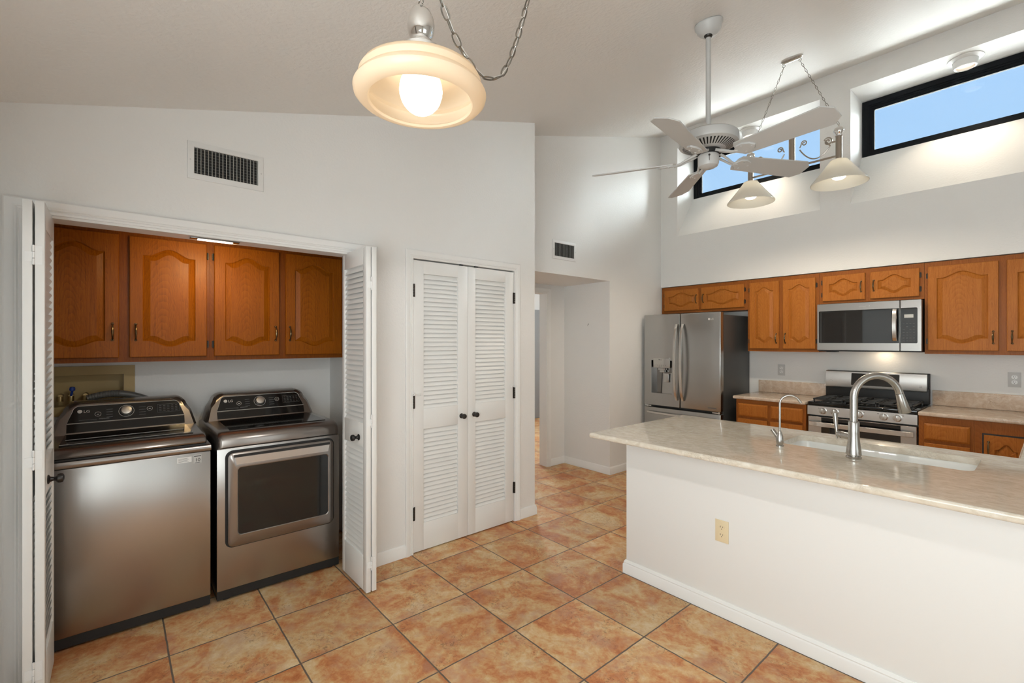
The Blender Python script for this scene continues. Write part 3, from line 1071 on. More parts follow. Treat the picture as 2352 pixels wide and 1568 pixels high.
def base_cabinet(name, label, x0, w, fronts, group, doors=()):
    t = thing(name, label, 'cabinet', (x0, YF, 0), 0, group)
    mb = MB().box(0, w, 0.018, 0.58, 0.10, 0.882).box(0, w, 0.075, 0.58, 0.0, 0.10)
    mesh_obj('body', mb, M['oak_frame'], t)
    mesh_obj('face_frame', MB().box(0, w, 0.0, 0.018, 0.10, 0.882), M['oak_frame'], t)
    for (a, b, z0, z1, arch) in fronts:
        raised_door(t, a, b, z0, z1, -0.0195, M['oak'], 0.036, 0.06, 0.042, 0.03, arch=arch, name='drawer_front')
    for (a, b, z0, z1, px, pz) in doors:
        mesh_obj('door_gap_shade', MB().box(a - 0.009, b + 0.009, -0.0008, -0.0001, z0 - 0.009, z1 + 0.011), M['black'], t)  # black sheet stands in for the shaded gap around the door
        d = raised_door(t, a, b, z0, z1, -0.012, M['oak'], 0.055, 0.055, 0.045, 0.035)
        pull(d, px, pz, -0.012)
    return t


DR = [(0.715, 0.842, False), (0.470, 0.690, True), (0.130, 0.445, True)]
base_cabinet('base_cabinet', 'honey oak drawer base cabinet between refrigerator and range', -2.135, 0.630,
             [(0.022, 0.302, a, b, c) for a, b, c in DR] + [(0.330, 0.606, a, b, c) for a, b, c in DR], 'oak kitchen base cabinets')
base_cabinet('base_cabinet', 'brown oak drawer base cabinet right of the range', -0.716, 0.312,
             [(0.034, 0.292, a - 0.015, b - 0.015, c) for a, b, c in DR], 'oak kitchen base cabinets')
base_cabinet('base_cabinet', 'brown oak corner base cabinet with an arched door under the right worktop end', -0.403, 1.0,
             [], 'oak kitchen base cabinets', [(0.050, 0.275, 0.13, 0.785, 0.074, 0.69)])

# ------------------------------------------------------------------ worktops


def slab(poly, z0, z1, r, holes=()):
    """stone slab with an eased edge; poly CCW, holes CCW"""
    mb = MB()
    steps = []
    N = 5
    for k in range(N + 1):
        a = pi / 2 * k / N
        steps.append((r * (1 - cos(a)) , z0 + r - r * sin(a)))
    low = list(reversed(steps))
    prof = [(d, z) for d, z in low] + [(d, z1 - (z - z0)) for d, z in steps]
    rings = [[(p[0], p[1], z) for p in inset(poly, d)] for d, z in prof]
    mb.loft(rings, cap0=False, cap1=False)
    for z, ring in ((z0, rings[0]), (z1, rings[-1])):
        bm = bmesh.new()
        loops = [ring] + [[(p[0], p[1], z) for p in h] for h in holes]
        edges = []
        for lp in loops:
            vs = [bm.verts.new(p) for p in lp]
            for i in range(len(vs)):
                edges.append(bm.edges.new((vs[i], vs[(i + 1) % len(vs)])))
        bmesh.ops.triangle_fill(bm, use_beauty=True, use_dissolve=False, edges=edges)
        bm.verts.index_update()
        mb.add([v.co.copy() for v in bm.verts], [tuple(v.index for v in f.verts) for f in bm.faces])
        bm.free()
    for h in holes:
        mb.loft([[(p[0], p[1], z0) for p in h], [(p[0], p[1], z1) for p in h]], cap0=False, cap1=False)
    return mb


SINK = (-0.985, -0.232, 2.752, 3.085)
hole = rrect(SINK[0], SINK[1], SINK[2], SINK[3], 0.045)
poly = [(-1.838, 2.182), (1.40, 2.182), (1.40, 4.800), (-0.125, 4.800), (-0.125, 3.252), (-1.838, 3.252)]
mb = slab(poly, 0.884, 0.915, 0.011, [hole])
tag(mesh_obj('worktop', mb, M['stone']), 'large beige stone worktop on the white peninsula with the sink cut-out', 'worktop')

t = thing('worktop', 'beige stone worktop with backsplash between refrigerator and range', 'worktop')
mesh_obj('counter_slab', slab([(-2.157, 4.803), (-1.503, 4.803), (-1.503, 5.436), (-2.157, 5.436)], 0.884, 0.915, 0.010), M['stone_wall'], t)
mesh_obj('backsplash', MB().box(-2.150, -1.500, 5.413, 5.437, 0.9155, 1.042, 0.002), M['stone_wall'], t)
t = thing('worktop', 'beige stone worktop with backsplash right of the range', 'worktop')
mesh_obj('counter_slab', slab([(-0.716, 4.803), (1.40, 4.803), (1.40, 5.436), (-0.716, 5.436)], 0.884, 0.915, 0.010), M['stone_wall'], t)
mesh_obj('backsplash', MB().box(-0.712, 1.40, 5.413, 5.437, 0.9155, 1.042, 0.002), M['stone_wall'], t)

t = thing('peninsula', 'white half-wall peninsula in the right foreground carrying the stone worktop', 'kitchen peninsula')
mb = MB().box(-1.778, 1.38, 2.468, 2.575, 0.0, 0.8835, 0.003)
mesh_obj('half_wall', mb, M['half_wall'], t)
mb = MB().box(-1.760, -0.145, 3.190, 3.208, 0.10, 0.8835).box(-1.772, -1.754, 2.576, 3.208, 0.0, 0.8835).box(-0.118, -0.10, 3.21, 4.79, 0.0, 0.8835)
mb.box(-1.750, -0.145, 3.13, 3.145, 0.0, 0.10)
mesh_obj('cabinet_side', mb, M['trim'], t)
prof = [(0.0, 0.0), (0.016, 0.0), (0.016, 0.056), (0.011, 0.064), (0.012, 0.070), (0.004, 0.084), (0.0, 0.084)]
rings = []
for (x, y, dx, dy) in ((1.38, 2.468, 0, -1), (-1.778, 2.468, -1, -1), (-1.778, 2.575, -1, 0)):
    rings.append([(x + dx * d, y + dy * d, z + 0.001) for d, z in prof])
mesh_obj('baseboard', MB().loft(rings), M['trim'], t)

# sink
t = thing('sink', 'white undermount kitchen sink set in the peninsula worktop', 'sink')
rings = []
for d, z in ((-0.018, 0.8835), (-0.004, 0.8835), (0.002, 0.870), (0.010, 0.74), (0.022, 0.695), (0.055, 0.680), (0.10, 0.677)):
    rings.append([(p[0], p[1], z) for p in inset(rrect(SINK[0], SINK[1], SINK[2], SINK[3], 0.045), d)])
mb = MB().loft(rings, cap0=False)
outer = [[(p[0], p[1], z) for p in inset(rrect(SINK[0], SINK[1], SINK[2], SINK[3], 0.045), d)] for d, z in ((-0.018, 0.8835), (-0.018, 0.72), (0.0, 0.665))]
mb.loft(outer, cap0=False)
mesh_obj('bowl', mb, M['porcelain'], t)
mesh_obj('drain', MB().lathe([(0, 0.0), (0.042, 0.0), (0.042, 0.003), (0.034, 0.003), (0.030, 0.001), (0, 0.001)], ((SINK[0] + SINK[1]) / 2, 2.93, 0.6772), seg=28), M['steel_bright'], t)

# ------------------------------------------------------------------ faucets
t = thing('faucet', 'tall brushed nickel pull-down faucet behind the kitchen sink rim', 'faucet', (-0.626, 2.652, 0.9155))
mb = MB().lathe([(0, 0.0), (0.031, 0.0), (0.032, 0.006), (0.026, 0.013), (0.0305, 0.016), (0.0310, 0.022), (0.0285, 0.045), (0.0235, 0.085), (0.0225, 0.12), (0.0225, 0.168), (0.020, 0.173), (0, 0.173)], seg=40)
mesh_obj('body', mb, M['nickel'], t)
ph = radians(46)
dx, dy = cos(ph), sin(ph)
R = 0.1035
zb = 0.285
path = [(0, 0, 0.1735), (0, 0, 0.21), (0, 0, 0.25)]
for i in range(25):
    a = pi - radians(168) * i / 24
    rr = R + R * cos(a)
    path.append((dx * rr, dy * rr, zb + R * sin(a)))
mb = MB().tube(path, 0.0158, 22)
mesh_obj('spout', mb, M['nickel'], t)
pe = Vector(path[-1])
dn = (Vector(path[-1]) - Vector(path[-2])).normalized()
mb = MB().lathe([(0, 0.0), (0.0160, 0.0005), (0.0165, 0.004), (0.0185, 0.03), (0.0245, 0.088), (0.0225, 0.092), (0, 0.092)], pe + dn * 0.0015, dn, 32)
mesh_obj('spray_head', mb, M['nickel'], t)
hd = Vector((-0.90, 0.43, 0)).normalized()
mb = MB().lathe([(0, 0.015), (0.0175, 0.015), (0.0175, 0.054), (0.0165, 0.055), (0.0165, 0.057), (0.0178, 0.058), (0.0178, 0.066), (0.014, 0.080), (0.006, 0.088), (0, 0.089)], (0, 0, 0.098), hd, 28)
mesh_obj('valve', mb, M['nickel'], t)
hb = hd * 0.086 + Vector((0, 0, 0.098))
mb = MB().tube([hb + Vector((0, 0, -0.022)), hb + Vector((0, 0, 0.01)), hb + hd * 0.003 + Vector((0, 0, 0.03)), hb + hd * 0.010 + Vector((0, 0, 0.10))], [0.004, 0.0065, 0.0075, 0.0115], 16)
mesh_obj('lever', mb, M['nickel'], t)

t = thing('filter_faucet', 'small thin brushed nickel filter tap at the left corner of the sink', 'faucet', (-0.950, 2.660, 0.9155))
mb = MB().lathe([(0, 0.0), (0.0185, 0.0), (0.0185, 0.005), (0.0145, 0.008), (0.0175, 0.020), (0.0185, 0.034), (0.015, 0.055), (0.0085, 0.076), (0.006, 0.082), (0, 0.082)], seg=32)
mesh_obj('body', mb, M['nickel'], t)
ph = radians(25)
dx, dy = cos(ph), sin(ph)
R = 0.046
path = [(0, 0, 0.080), (0, 0, 0.12), (0, 0, 0.17), (0, 0, 0.215)]
for i in range(19):
    a = pi - radians(150) * i / 18
    rr = R + R * cos(a)
    path.append((dx * rr, dy * rr, 0.222 + R * sin(a)))
mesh_obj('spout', MB().tube(path, 0.0052, 14), M['nickel'], t)
pe = Vector(path[-1])
dn = (Vector(path[-1]) - Vector(path[-2])).normalized()
mesh_obj('spout_tip', MB().cyl(pe - dn * 0.002, pe + dn * 0.018, 0.0072, 0.0068, 16), M['nickel'], t)
hv = Vector((-0.62, 0.20, 0.72)).normalized()
mesh_obj('lever', MB().cyl(Vector((0, 0, 0.030)) + hv * 0.012, Vector((0, 0, 0.030)) + hv * 0.066, 0.0095, 0.0118, 18), M['nickel'], t)

# ------------------------------------------------------------------ outlets


def outlet_parts(t, plate, face):
    mesh_obj('plate', MB().box(-0.036, 0.036, -0.005, -0.0004, -0.0585, 0.0585, 0.002), plate, t)
    for s in (-1, 1):
        zc_ = 0.0205 * s
        pts = [(0.0172 * cos(2 * pi * i / 28), max(-0.0145, min(0.0145, 0.0172 * sin(2 * pi * i / 28))) + zc_) for i in range(28)]
        f = mesh_obj('socket', MB().prism(pts, 'y', -0.0072, -0.0048), face, t)
        mb = MB().box(-0.0078, -0.0052, -0.0076, -0.0070, zc_ - 0.001, zc_ + 0.008).box(0.0052, 0.0074, -0.0076, -0.0070, zc_ - 0.0005, zc_ + 0.007)
        mb.lathe([(0, 0), (0.0024, 0), (0.0024, 0.0006), (0, 0.0006)], (0, -0.0070, zc_ - 0.0075), (0, -1, 0), 14)
        mesh_obj('slots', mb, M['slot'], f)
    mesh_obj('screw', MB().lathe([(0, 0), (0.003, 0), (0.0025, 0.0008), (0, 0.001)], (0, -0.0049, 0), (0, -1, 0), 12), face, t)


t = thing('outlet', 'almond power outlet on the white peninsula wall', 'power outlet', (-1.165, 2.4675, 0.453), 0, 'power outlets')
outlet_parts(t, M['almond'], M['almond'])
t = thing('outlet', 'grey plate power outlet above the backsplash beside the refrigerator', 'power outlet', (-1.926, YB - 0.0003, 1.161), 0, 'power outlets')
outlet_parts(t, M['grey_plate'], M['white_plastic'])
t2 = copy_tree(t)
t2.location = (-0.226, YB - 0.0003, 1.161)
t2['label'] = 'grey plate power outlet above the right backsplash at the right edge'

# ------------------------------------------------------------------ vents


def vent(label, x_face, y0, z0, w, h, grid, nb):
    t = thing('air_vent', label, 'air vent', (x_face, y0, z0), ROT, 'wall air vents')
    o1 = [(0, 0), (w, 0), (w, h), (0, h)]
    mb = MB()
    m = 0.030
    prof = [(0.0, -0.0005), (0.002, -0.006), (0.010, -0.009), (m - 0.002, -0.009), (m, -0.006), (m, -0.0005)]
    mb.loft([[(p[0], y, p[1]) for p in inset(o1, d)] for d, y in prof], cap0=False, cap1=False)
    mesh_obj('frame', mb, M['vent'], t)
    mb = MB().box(m, w - m, -0.0012, -0.0004, m, h - m)
    mesh_obj('duct_backing', mb, M['duct'], t)
    mb = MB()
    for i in range(nb):
        x = m + (w - 2 * m) * (i + 0.7) / nb
        mb.add([(x - 0.0012, -0.0085, m), (x + 0.0012, -0.0085, m), (x + 0.0042, -0.003, m), (x + 0.0022, -0.003, m), (x - 0.0012, -0.0085, h - m), (x + 0.0012, -0.0085, h - m), (x + 0.0042, -0.003, h - m), (x + 0.0022, -0.003, h - m)],
               [(0, 1, 5, 4), (1, 2, 6, 5), (2, 3, 7, 6), (3, 0, 4, 7)])
    mesh_obj('blades', mb, M['vent_blade'], t)
    if grid:
        mb = MB()
        for i in range(9):
            z = m + (h - 2 * m) * (i + 0.6) / 9
            mb.box(m, w - m, -0.0028, -0.0016, z - 0.0008, z + 0.0008)
        mesh_obj('rear_blades', mb, M['hose'], t)
    for x in (0.013, w - 0.013):
        mesh_obj('screw', MB().lathe([(0, 0), (0.0035, 0), (0.003, 0.001), (0, 0.0015)], (x, -0.009, h * 0.5), (0, -1, 0), 12), M['grey_plate'], t)
    return t


vent('white air vent with a dark grid above the laundry recess', XL, 0.281, 2.300, 0.352, 0.193, True, 18)
vent('small white air vent with vertical blades above the hallway opening', XH, 3.242, 2.276, 0.340, 0.188, False, 16)

mb = MB().lathe([(0, 0), (0.004, 0), (0.003, 0.003), (0.0015, 0.012), (0, 0.012)], (-3.50, HY1, 1.665), (0, -1, 0), 10)
mb.tube([(-3.50, HY1 - 0.010, 1.665), (-3.50, HY1 - 0.014, 1.658), (-3.50, HY1 - 0.014, 1.648), (-3.50, HY1 - 0.018, 1.645)], 0.0016, 8)
tag(mesh_obj('wall_hook', mb, M['dark_knob']), 'tiny dark nail hook on the alcove wall of the hallway', 'hook')

# ------------------------------------------------------------------ refrigerator
FX0, FX1, FYF = -3.150, -2.245, 4.722
t = thing('refrigerator', 'stainless french-door refrigerator with a water dispenser', 'refrigerator', (FX0, FYF, 0))
W = FX1 - FX0
mesh_obj('body', MB().box(0.004, W - 0.004, 0.078, 0.70, 0.02, 1.745, 0.006), M['fridge_side'], t)
for x in (0.06, W - 0.16):
    mesh_obj('hinge_cover', MB().box(x, x + 0.10, 0.03, 0.20, 1.7455, 1.772, 0.004), M['fridge_side'], t)
cxm = W / 2


def fridge_door(x0, x1, z0, z1, hole=None, name='door'):
    mb = MB()
    if hole is None:
        mb.box(x0, x1, 0.0, 0.072, z0, z1, 0.010, 3)
    else:
        a, b, c, d = hole
        o1 = rrect(x0, x1, z0, z1, 0.008, 4)
        i1 = rrect(a, b, c, d, 0.006, 4)
        rings = [[(p[0], 0.072, p[1]) for p in o1], [(p[0], 0.004, p[1]) for p in o1], [(p[0], 0.0, p[1]) for p in inset(o1, 0.004)], [(p[0], 0.0, p[1]) for p in i1], [(p[0], 0.060, p[1]) for p in i1]]
        mb.loft(rings)
    return mesh_obj(name, mb, M['fridge'], t)


hx0, hx1, hz0, hz1 = 0.095, 0.357, 0.876, 1.251
dl = fridge_door(0.0, cxm - 0.004, 0.735, 1.771, (hx0, hx1, hz0, hz1))
dr = fridge_door(cxm + 0.004, W, 0.735, 1.771)
fz = fridge_door(0.0, W, 0.09, 0.712, name='freezer_drawer')
# dispenser
mb = MB().box(hx0 + 0.03, hx1 - 0.022, -0.006, 0.010, 1.165, 1.276, 0.003)
pn = mesh_obj('dispenser_panel', mb, M['steel'], dl)
mb = MB()
for q in range(6):
    mb.box(hx0 + 0.05 + q * 0.026, hx0 + 0.064 + q * 0.026, -0.0065, -0.0058, 1.194, 1.198)
for q in range(3):
    mb.box(hx0 + 0.10 + q * 0.026, hx0 + 0.114 + q * 0.026, -0.0065, -0.0058, 1.178, 1.181)
text_into(mb, 'LG', 0.017, (hx0 + 0.118, -0.0062, 1.252), (1, 0, 0), (0, 0, 1))
mb.lathe([(0, 0), (0.006, 0), (0.006, 0.0006), (0, 0.0006)], (hx0 + 0.105, -0.0060, 1.258), (0, -1, 0), 16)
mesh_obj('panel_print', mb, M['print_dim'], pn)
mb = MB().box(hx0 + 0.085, hx0 + 0.175, 0.004, 0.05, 1.140, 1.1645, 0.006).box(hx0 + 0.10, hx0 + 0.16, 0.01, 0.045, 1.115, 1.141, 0.004)
mesh_obj('ice_chute', mb, M['steel'], dl)
mesh_obj('lever', MB().box(hx0 + 0.150, hx0 + 0.215, 0.010, 0.024, 1.005, 1.105, 0.006), M['steel'], dl)
mb = MB().lathe([(0.062, 0.0), (0.060, 0.21)], (hx0 + 0.155, 0.062, hz0 + 0.004), (0, 0, 1), 32)
mesh_obj('dispenser_column', MB().loft([[(hx0 + 0.09, 0.050, hz0 + 0.001), (hx0 + 0.115, 0.030, hz0 + 0.001), (hx0 + 0.14, 0.022, hz0 + 0.001), (hx1 - 0.001, 0.022, hz0 + 0.001), (hx1 - 0.001, 0.0595, hz0 + 0.001), (hx0 + 0.09, 0.0595, hz0 + 0.001)],
                                        [(hx0 + 0.105, 0.054, 1.11), (hx0 + 0.12, 0.042, 1.11), (hx0 + 0.14, 0.036, 1.11), (hx1 - 0.001, 0.036, 1.11), (hx1 - 0.001, 0.0595, 1.11), (hx0 + 0.105, 0.0595, 1.11)]]), M['fridge'], dl)
mesh_obj('dispenser_recess_dark', MB().box(hx0 + 0.0005, hx1 - 0.0005, 0.0592, 0.0598, hz0 + 0.0005, hz1 - 0.0005).box(hx0 + 0.0004, hx0 + 0.0012, 0.006, 0.0592, hz0 + 0.001, hz1 - 0.001), M['graphite_dark'], dl)  # dark sheets added to darken the dispenser recess


def bow_handle(parent, pts, wx, th, axis):
    """flat bar handle swept through pts; axis 'z' vertical (wide in x) or 'x' horizontal (wide in z)"""
    rings = []
    for (a, y) in pts:
        if axis == 'z':
            rings.append([(wx[0] + dx_, y + dy_, a) for dx_, dy_ in ((0, 0), (0.002, -th * 0.6), (0.006, -th), (wx[1] - 0.006, -th), (wx[1] - 0.002, -th * 0.6), (wx[1], 0))])
        else:
            rings.append([(a, y + dy_, wx[0] + dz_) for dz_, dy_ in ((0, 0), (0.002, -th * 0.6), (0.006, -th), (wx[1] - 0.006, -th), (wx[1] - 0.002, -th * 0.6), (wx[1], 0))])
    return mesh_obj('handle', MB().loft(rings), M['steel_bright'], parent)


def bow(a0, a1, y_end, y_mid, n=18, p=0.7):
    return [(a0 + (a1 - a0) * i / n, y_end + (y_mid - y_end) * (sin(pi * i / n) ** p)) for i in range(n + 1)]


bow_handle(dl, bow(0.815, 1.655, -0.004, -0.062, p=0.55), (cxm - 0.052, 0.032), 0.012, 'z')
bow_handle(dr, bow(0.815, 1.655, -0.004, -0.062, p=0.55), (cxm + 0.022, 0.032), 0.012, 'z')
bow_handle(fz, bow(0.045, W - 0.045, -0.004, -0.050, p=0.5), (0.640, 0.030), 0.012, 'x')
mb = MB()
text_into(mb, 'LG', 0.026, (W - 0.105, -0.0003, 1.690), (1, 0, 0), (0, 0, 1))
mb.lathe([(0, 0), (0.011, 0), (0.011, 0.0006), (0, 0.0006)], (W - 0.122, -0.0001, 1.699), (0, -1, 0), 20)
mesh_obj('logo', mb, M['print'], dr)
mesh_obj('badge', MB().box(W - 0.135, W - 0.045, -0.001, 0.0005, 0.765, 0.778), M['graphite_dark'], dr)
for xa, xb, xc in ((0.01, 0.09, 0.03), (W - 0.09, W - 0.01, W - 0.03)):
    mb = MB().cyl((xc, 0.03, 0.713), (xc, 0.03, 0.735), 0.012).box(xa, xb, 0.005, 0.06, 0.720, 0.730)
    mesh_obj('door_hinge', mb, M['steel_bright'], t)
mesh_obj('foot', MB().box(0.05, W - 0.05, 0.05, 0.60, 0.0, 0.085), M['black'], t)

# ------------------------------------------------------------------ microwave
MX0, MX1, MYF, MZ0, MZ1 = -1.490, -0.735, 5.086, 1.384, 1.8155
t = thing('microwave', 'stainless over-the-range microwave with black glass door', 'microwave', (MX0, MYF, MZ0))
W, H = MX1 - MX0, MZ1 - MZ0
mesh_obj('body', MB().box(0.004, W - 0.002, 0.040, 0.340, 0.004, H - 0.001), M['black'], t)
xs = 0.615
mb = MB()
o1 = rrect(0, xs - 0.002, 0, H, 0.006, 4)
i1 = rrect(0.014, xs - 0.0025, 0.066, H - 0.066, 0.008, 4)
rings = [[(p[0], 0.038, p[1]) for p in o1], [(p[0], 0.002, p[1]) for p in o1], [(p[0], 0.0, p[1]) for p in inset(o1, 0.002)], [(p[0], 0.0, p[1]) for p in i1], [(p[0], 0.010, p[1]) for p in i1]]
mb.loft(rings, cap1=False)
door = mesh_obj('door', mb, M['steel_micro'], t)
mesh_obj('door_glass', MB().prism(rrect(0.0142, xs - 0.0027, 0.0662, H - 0.0662, 0.008, 4), 'y', 0.001, 0.030), M['black_glass'], door)
bow_handle(door, bow(0.085, H - 0.072, -0.004, -0.034, p=0.6), (xs - 0.052, 0.036), 0.010, 'z')
mb = MB()
text_into(mb, 'Whirlpool', 0.012, (0.330, -0.0004, H - 0.039), (1, 0, 0), (0, 0, 1))
mb.tube([(0.362 + 0.042 * cos(a), -0.0006, H - 0.034 + 0.012 * sin(a)) for a in [radians(200 + 14 * i) for i in range(14)]], 0.0006, 6)
mesh_obj('logo', mb, M['steel_bright'], door)
mb = MB()
o1 = rrect(xs + 0.002, W, 0, H, 0.006, 4)
i1 = rrect(xs + 0.0025, W - 0.026, 0.066, H - 0.066, 0.008, 4)
rings = [[(p[0], 0.038, p[1]) for p in o1], [(p[0], 0.002, p[1]) for p in o1], [(p[0], 0.0, p[1]) for p in inset(o1, 0.002)], [(p[0], 0.0, p[1]) for p in i1], [(p[0], 0.010, p[1]) for p in i1]]
mb.loft(rings, cap1=False)
cp = mesh_obj('control_panel', mb, M['steel_micro'], t)
mesh_obj('control_glass', MB().prism(rrect(xs + 0.0027, W - 0.0262, 0.0662, H - 0.0662, 0.008, 4), 'y', 0.001, 0.030), M['black_glass'], cp)
mesh_obj('display', MB().box(xs + 0.028, xs + 0.088, 0.0002, 0.002, H - 0.150, H - 0.122), M['sticker_grey'], cp)
mb = MB()
for r_ in range(7):
    for c_ in range(4):
        if random.random() < 0.85:
            mb.box(xs + 0.018 + c_ * 0.022, xs + 0.030 + c_ * 0.022, 0.0004, 0.002, 0.085 + r_ * 0.024, 0.088 + r_ * 0.024)
mesh_obj('buttons', mb, M['print_dim'], cp)
mesh_obj('vent_base', MB().box(0.006, W - 0.004, 0.012, 0.335, -0.010, 0.0035).box(0.02, 0.10, 0.20, 0.30, -0.022, -0.0095, 0.002), M['black'], t)
mesh_obj('hood_lamp', MB().box(0.40, 0.50, 0.26, 0.32, -0.0125, -0.0102), M['hood_lens'], t)
light('hood_light', 'POINT', (MX0 + 0.45, MYF + 0.20, MZ0 - 0.045), 0.5, (1.0, 0.80, 0.55), shadow_soft_size=0.03)

# ------------------------------------------------------------------ range
RX0, RX1, RYF = -1.496, -0.726, 4.845
t = thing('range', 'stainless gas range with five knobs and black cooktop', 'range', (RX0, RYF, 0))
W = RX1 - RX0
mesh_obj('body', MB().box(0.002, W - 0.002, 0.055, 0.585, 0.02, 0.885), M['black'], t)
mesh_obj('cooktop', MB().box(0.0, W, 0.012, 0.586, 0.886, 0.916, 0.006), M['black_gloss'], t)
mb = MB().prism([(0.022, 0.885), (0.0, 0.880), (-0.002, 0.80), (0.054, 0.80), (0.054, 0.885)], 'x', 0.0, W)
pnl = mesh_obj('control_panel', mb, M['steel_x'], t)
for xk in (0.122, 0.213, 0.392, 0.559, 0.646):
    mb = MB().lathe([(0.0, 0.0), (0.0300, 0.0), (0.0300, 0.003), (0.0268, 0.004), (0.0255, 0.026), (0.0235, 0.030), (0, 0.031)], (xk, -0.0005, 0.842), (0, -1, 0.02), 30)
    mb.box(xk - 0.0022, xk + 0.0022, -0.036, -0.030, 0.818, 0.866, 0.001)
    mesh_obj('knob', mb, M['steel_bright'], pnl)
mb = MB()
for xk in (0.09, 0.246, 0.425, 0.52, 0.682):
    mb.box(xk - 0.006, xk + 0.006, -0.0024, -0.0012, 0.862, 0.8655)
mesh_obj('knob_print', mb, M['print_black'], pnl)
o1 = rrect(0.004, W - 0.004, 0.205, 0.785, 0.006, 4)
i1 = rrect(0.108, W - 0.104, 0.36, 0.781, 0.003, 4)
mb = MB().loft([[(p[0], 0.052, p[1]) for p in o1], [(p[0], 0.006, p[1]) for p in o1], [(p[0], 0.003, p[1]) for p in inset(o1, 0.003)], [(p[0], 0.003, p[1]) for p in i1], [(p[0], 0.012, p[1]) for p in i1]], cap1=False)
dr = mesh_obj('oven_door', mb, M['steel_x'], t)
mesh_obj('door_window', MB().prism(i1, 'y', 0.004, 0.05), M['black_glass'], dr)
bow_handle(dr, bow(0.020, W - 0.020, -0.012, -0.048, p=0.35), (0.700, 0.046), 0.014, 'x')
mesh_obj('bottom_drawer', MB().box(0.004, W - 0.004, 0.004, 0.052, 0.06, 0.198, 0.004), M['steel_x'], t)
mesh_obj('foot', MB().box(0.02, W - 0.02, 0.05, 0.55, 0.0, 0.018), M['black'], t)
# backguard
mb = MB().box(0.0, W, 0.520, 0.586, 0.917, 1.05, 0.003).box(0.0, W, 0.535, 0.590, 1.05, 1.183, 0.004)
bgd = mesh_obj('backguard', mb, M['black'], t)
mb = MB().prism([(0.492, 1.026), (0.488, 1.035), (0.512, 1.176), (0.520, 1.183), (0.534, 1.183), (0.534, 1.05), (0.519, 1.05), (0.519, 1.026)], 'x', 0.004, W - 0.012)
mesh_obj('guard_panel', mb, M['steel_x'], bgd)
sl = (0.512 - 0.488) / (1.176 - 1.035)


def on_guard(z):
    return 0.488 + (z - 1.035) * sl


mb = MB()
pts = rrect(0.214, 0.572, 1.052, 1.164, 0.006, 4)
mb.loft([[(p[0], on_guard(p[1]) - 0.0008, p[1]) for p in pts], [(p[0], on_guard(p[1]) + 0.004, p[1]) for p in pts]])
mesh_obj('display', mb, M['black_glass'], bgd)
mb = MB().box(W - 0.062, W - 0.042, on_guard(1.07) - 0.0012, on_guard(1.07), 1.064, 1.067).box(W - 0.062, W - 0.042, on_guard(1.08) - 0.0012, on_guard(1.08), 1.074, 1.0765)
mb.lathe([(0.010, 0), (0.0112, 0), (0.0112, 0.0008), (0.010, 0.0008), (0.010, 0)], (0.05, on_guard(1.085), 1.085), (0, -1, 0), 20)
mesh_obj('badge', mb, M['print_dim'], bgd)
# burners and grates
for (bx, by, r_) in ((0.15, 0.16, 0.045), (0.15, 0.40, 0.036), (W / 2, 0.28, 0.052), (W - 0.15, 0.16, 0.036), (W - 0.15, 0.40, 0.045)):
    mb = MB().lathe([(r_ * 1.25, 0.0), (r_ * 1.25, 0.004), (r_ * 0.9, 0.006), (r_ * 0.85, 0.014), (r_ * 0.4, 0.017), (0, 0.017)], (bx, by, 0.9162), seg=28, cap=False)
    mesh_obj('burner', mb, M['iron'], t)
for g in range(3):
    gx0, gx1 = 0.03 + g * 0.2385, 0.03 + g * 0.2385 + 0.232
    mb = MB()
    z0, z1 = 0.9330, 0.9450
    for yy in (0.052, 0.28, 0.490):
        mb.box(gx0, gx1, yy - 0.006, yy + 0.006, z0, z1, 0.002)
    for xx in (gx0 + 0.006, (gx0 + gx1) / 2, gx1 - 0.006):
        mb.box(xx - 0.006, xx + 0.006, 0.046, 0.496, z0 + 0.001, z1 + 0.001, 0.002)
    for yy in (0.11, 0.17, 0.22, 0.34, 0.39, 0.44):
        mb.box(gx0 + 0.02, gx0 + 0.085, yy - 0.004, yy + 0.004, z0 + 0.002, z1 + 0.004, 0.002)
        mb.box(gx1 - 0.085, gx1 - 0.02, yy - 0.004, yy + 0.004, z0 + 0.002, z1 + 0.004, 0.002)
    for xx in (gx0 + 0.008, gx1 - 0.008):
        for yy in (0.055, 0.487):
            mb.cyl((xx, yy, 0.9162), (xx, yy, z0 + 0.002), 0.007, seg=10)
    mesh_obj('grate', mb, M['iron'], t)

# ------------------------------------------------------------------ laundry machines
XF = -3.050


def machine_shell(t, W, gap_lid):
    # cabinet sides and the front panel
    mesh_obj('body', MB().box(0.0, W, 0.016, 0.690, 0.035, 0.862, 0.004), M['graphite_dark'], t)
    mb = MB().box(0.0, W, 0.0, 0.0155, 0.060, 0.860, 0.006)
    fp = mesh_obj('front_panel', mb, M['dryer'], t)
    mb = MB().box(0.002, W - 0.002, 0.004, 0.60, 0.012, 0.0345).box(0.002, W - 0.002, 0.004, 0.0155, 0.0345, 0.0598)
    for x in (0.05, W - 0.05):
        for y in (0.04, 0.60):
            mb.cyl((x, y, 0.0), (x, y, 0.0345), 0.022, seg=16)
    mesh_obj('foot', mb, M['black'], t)
    return fp


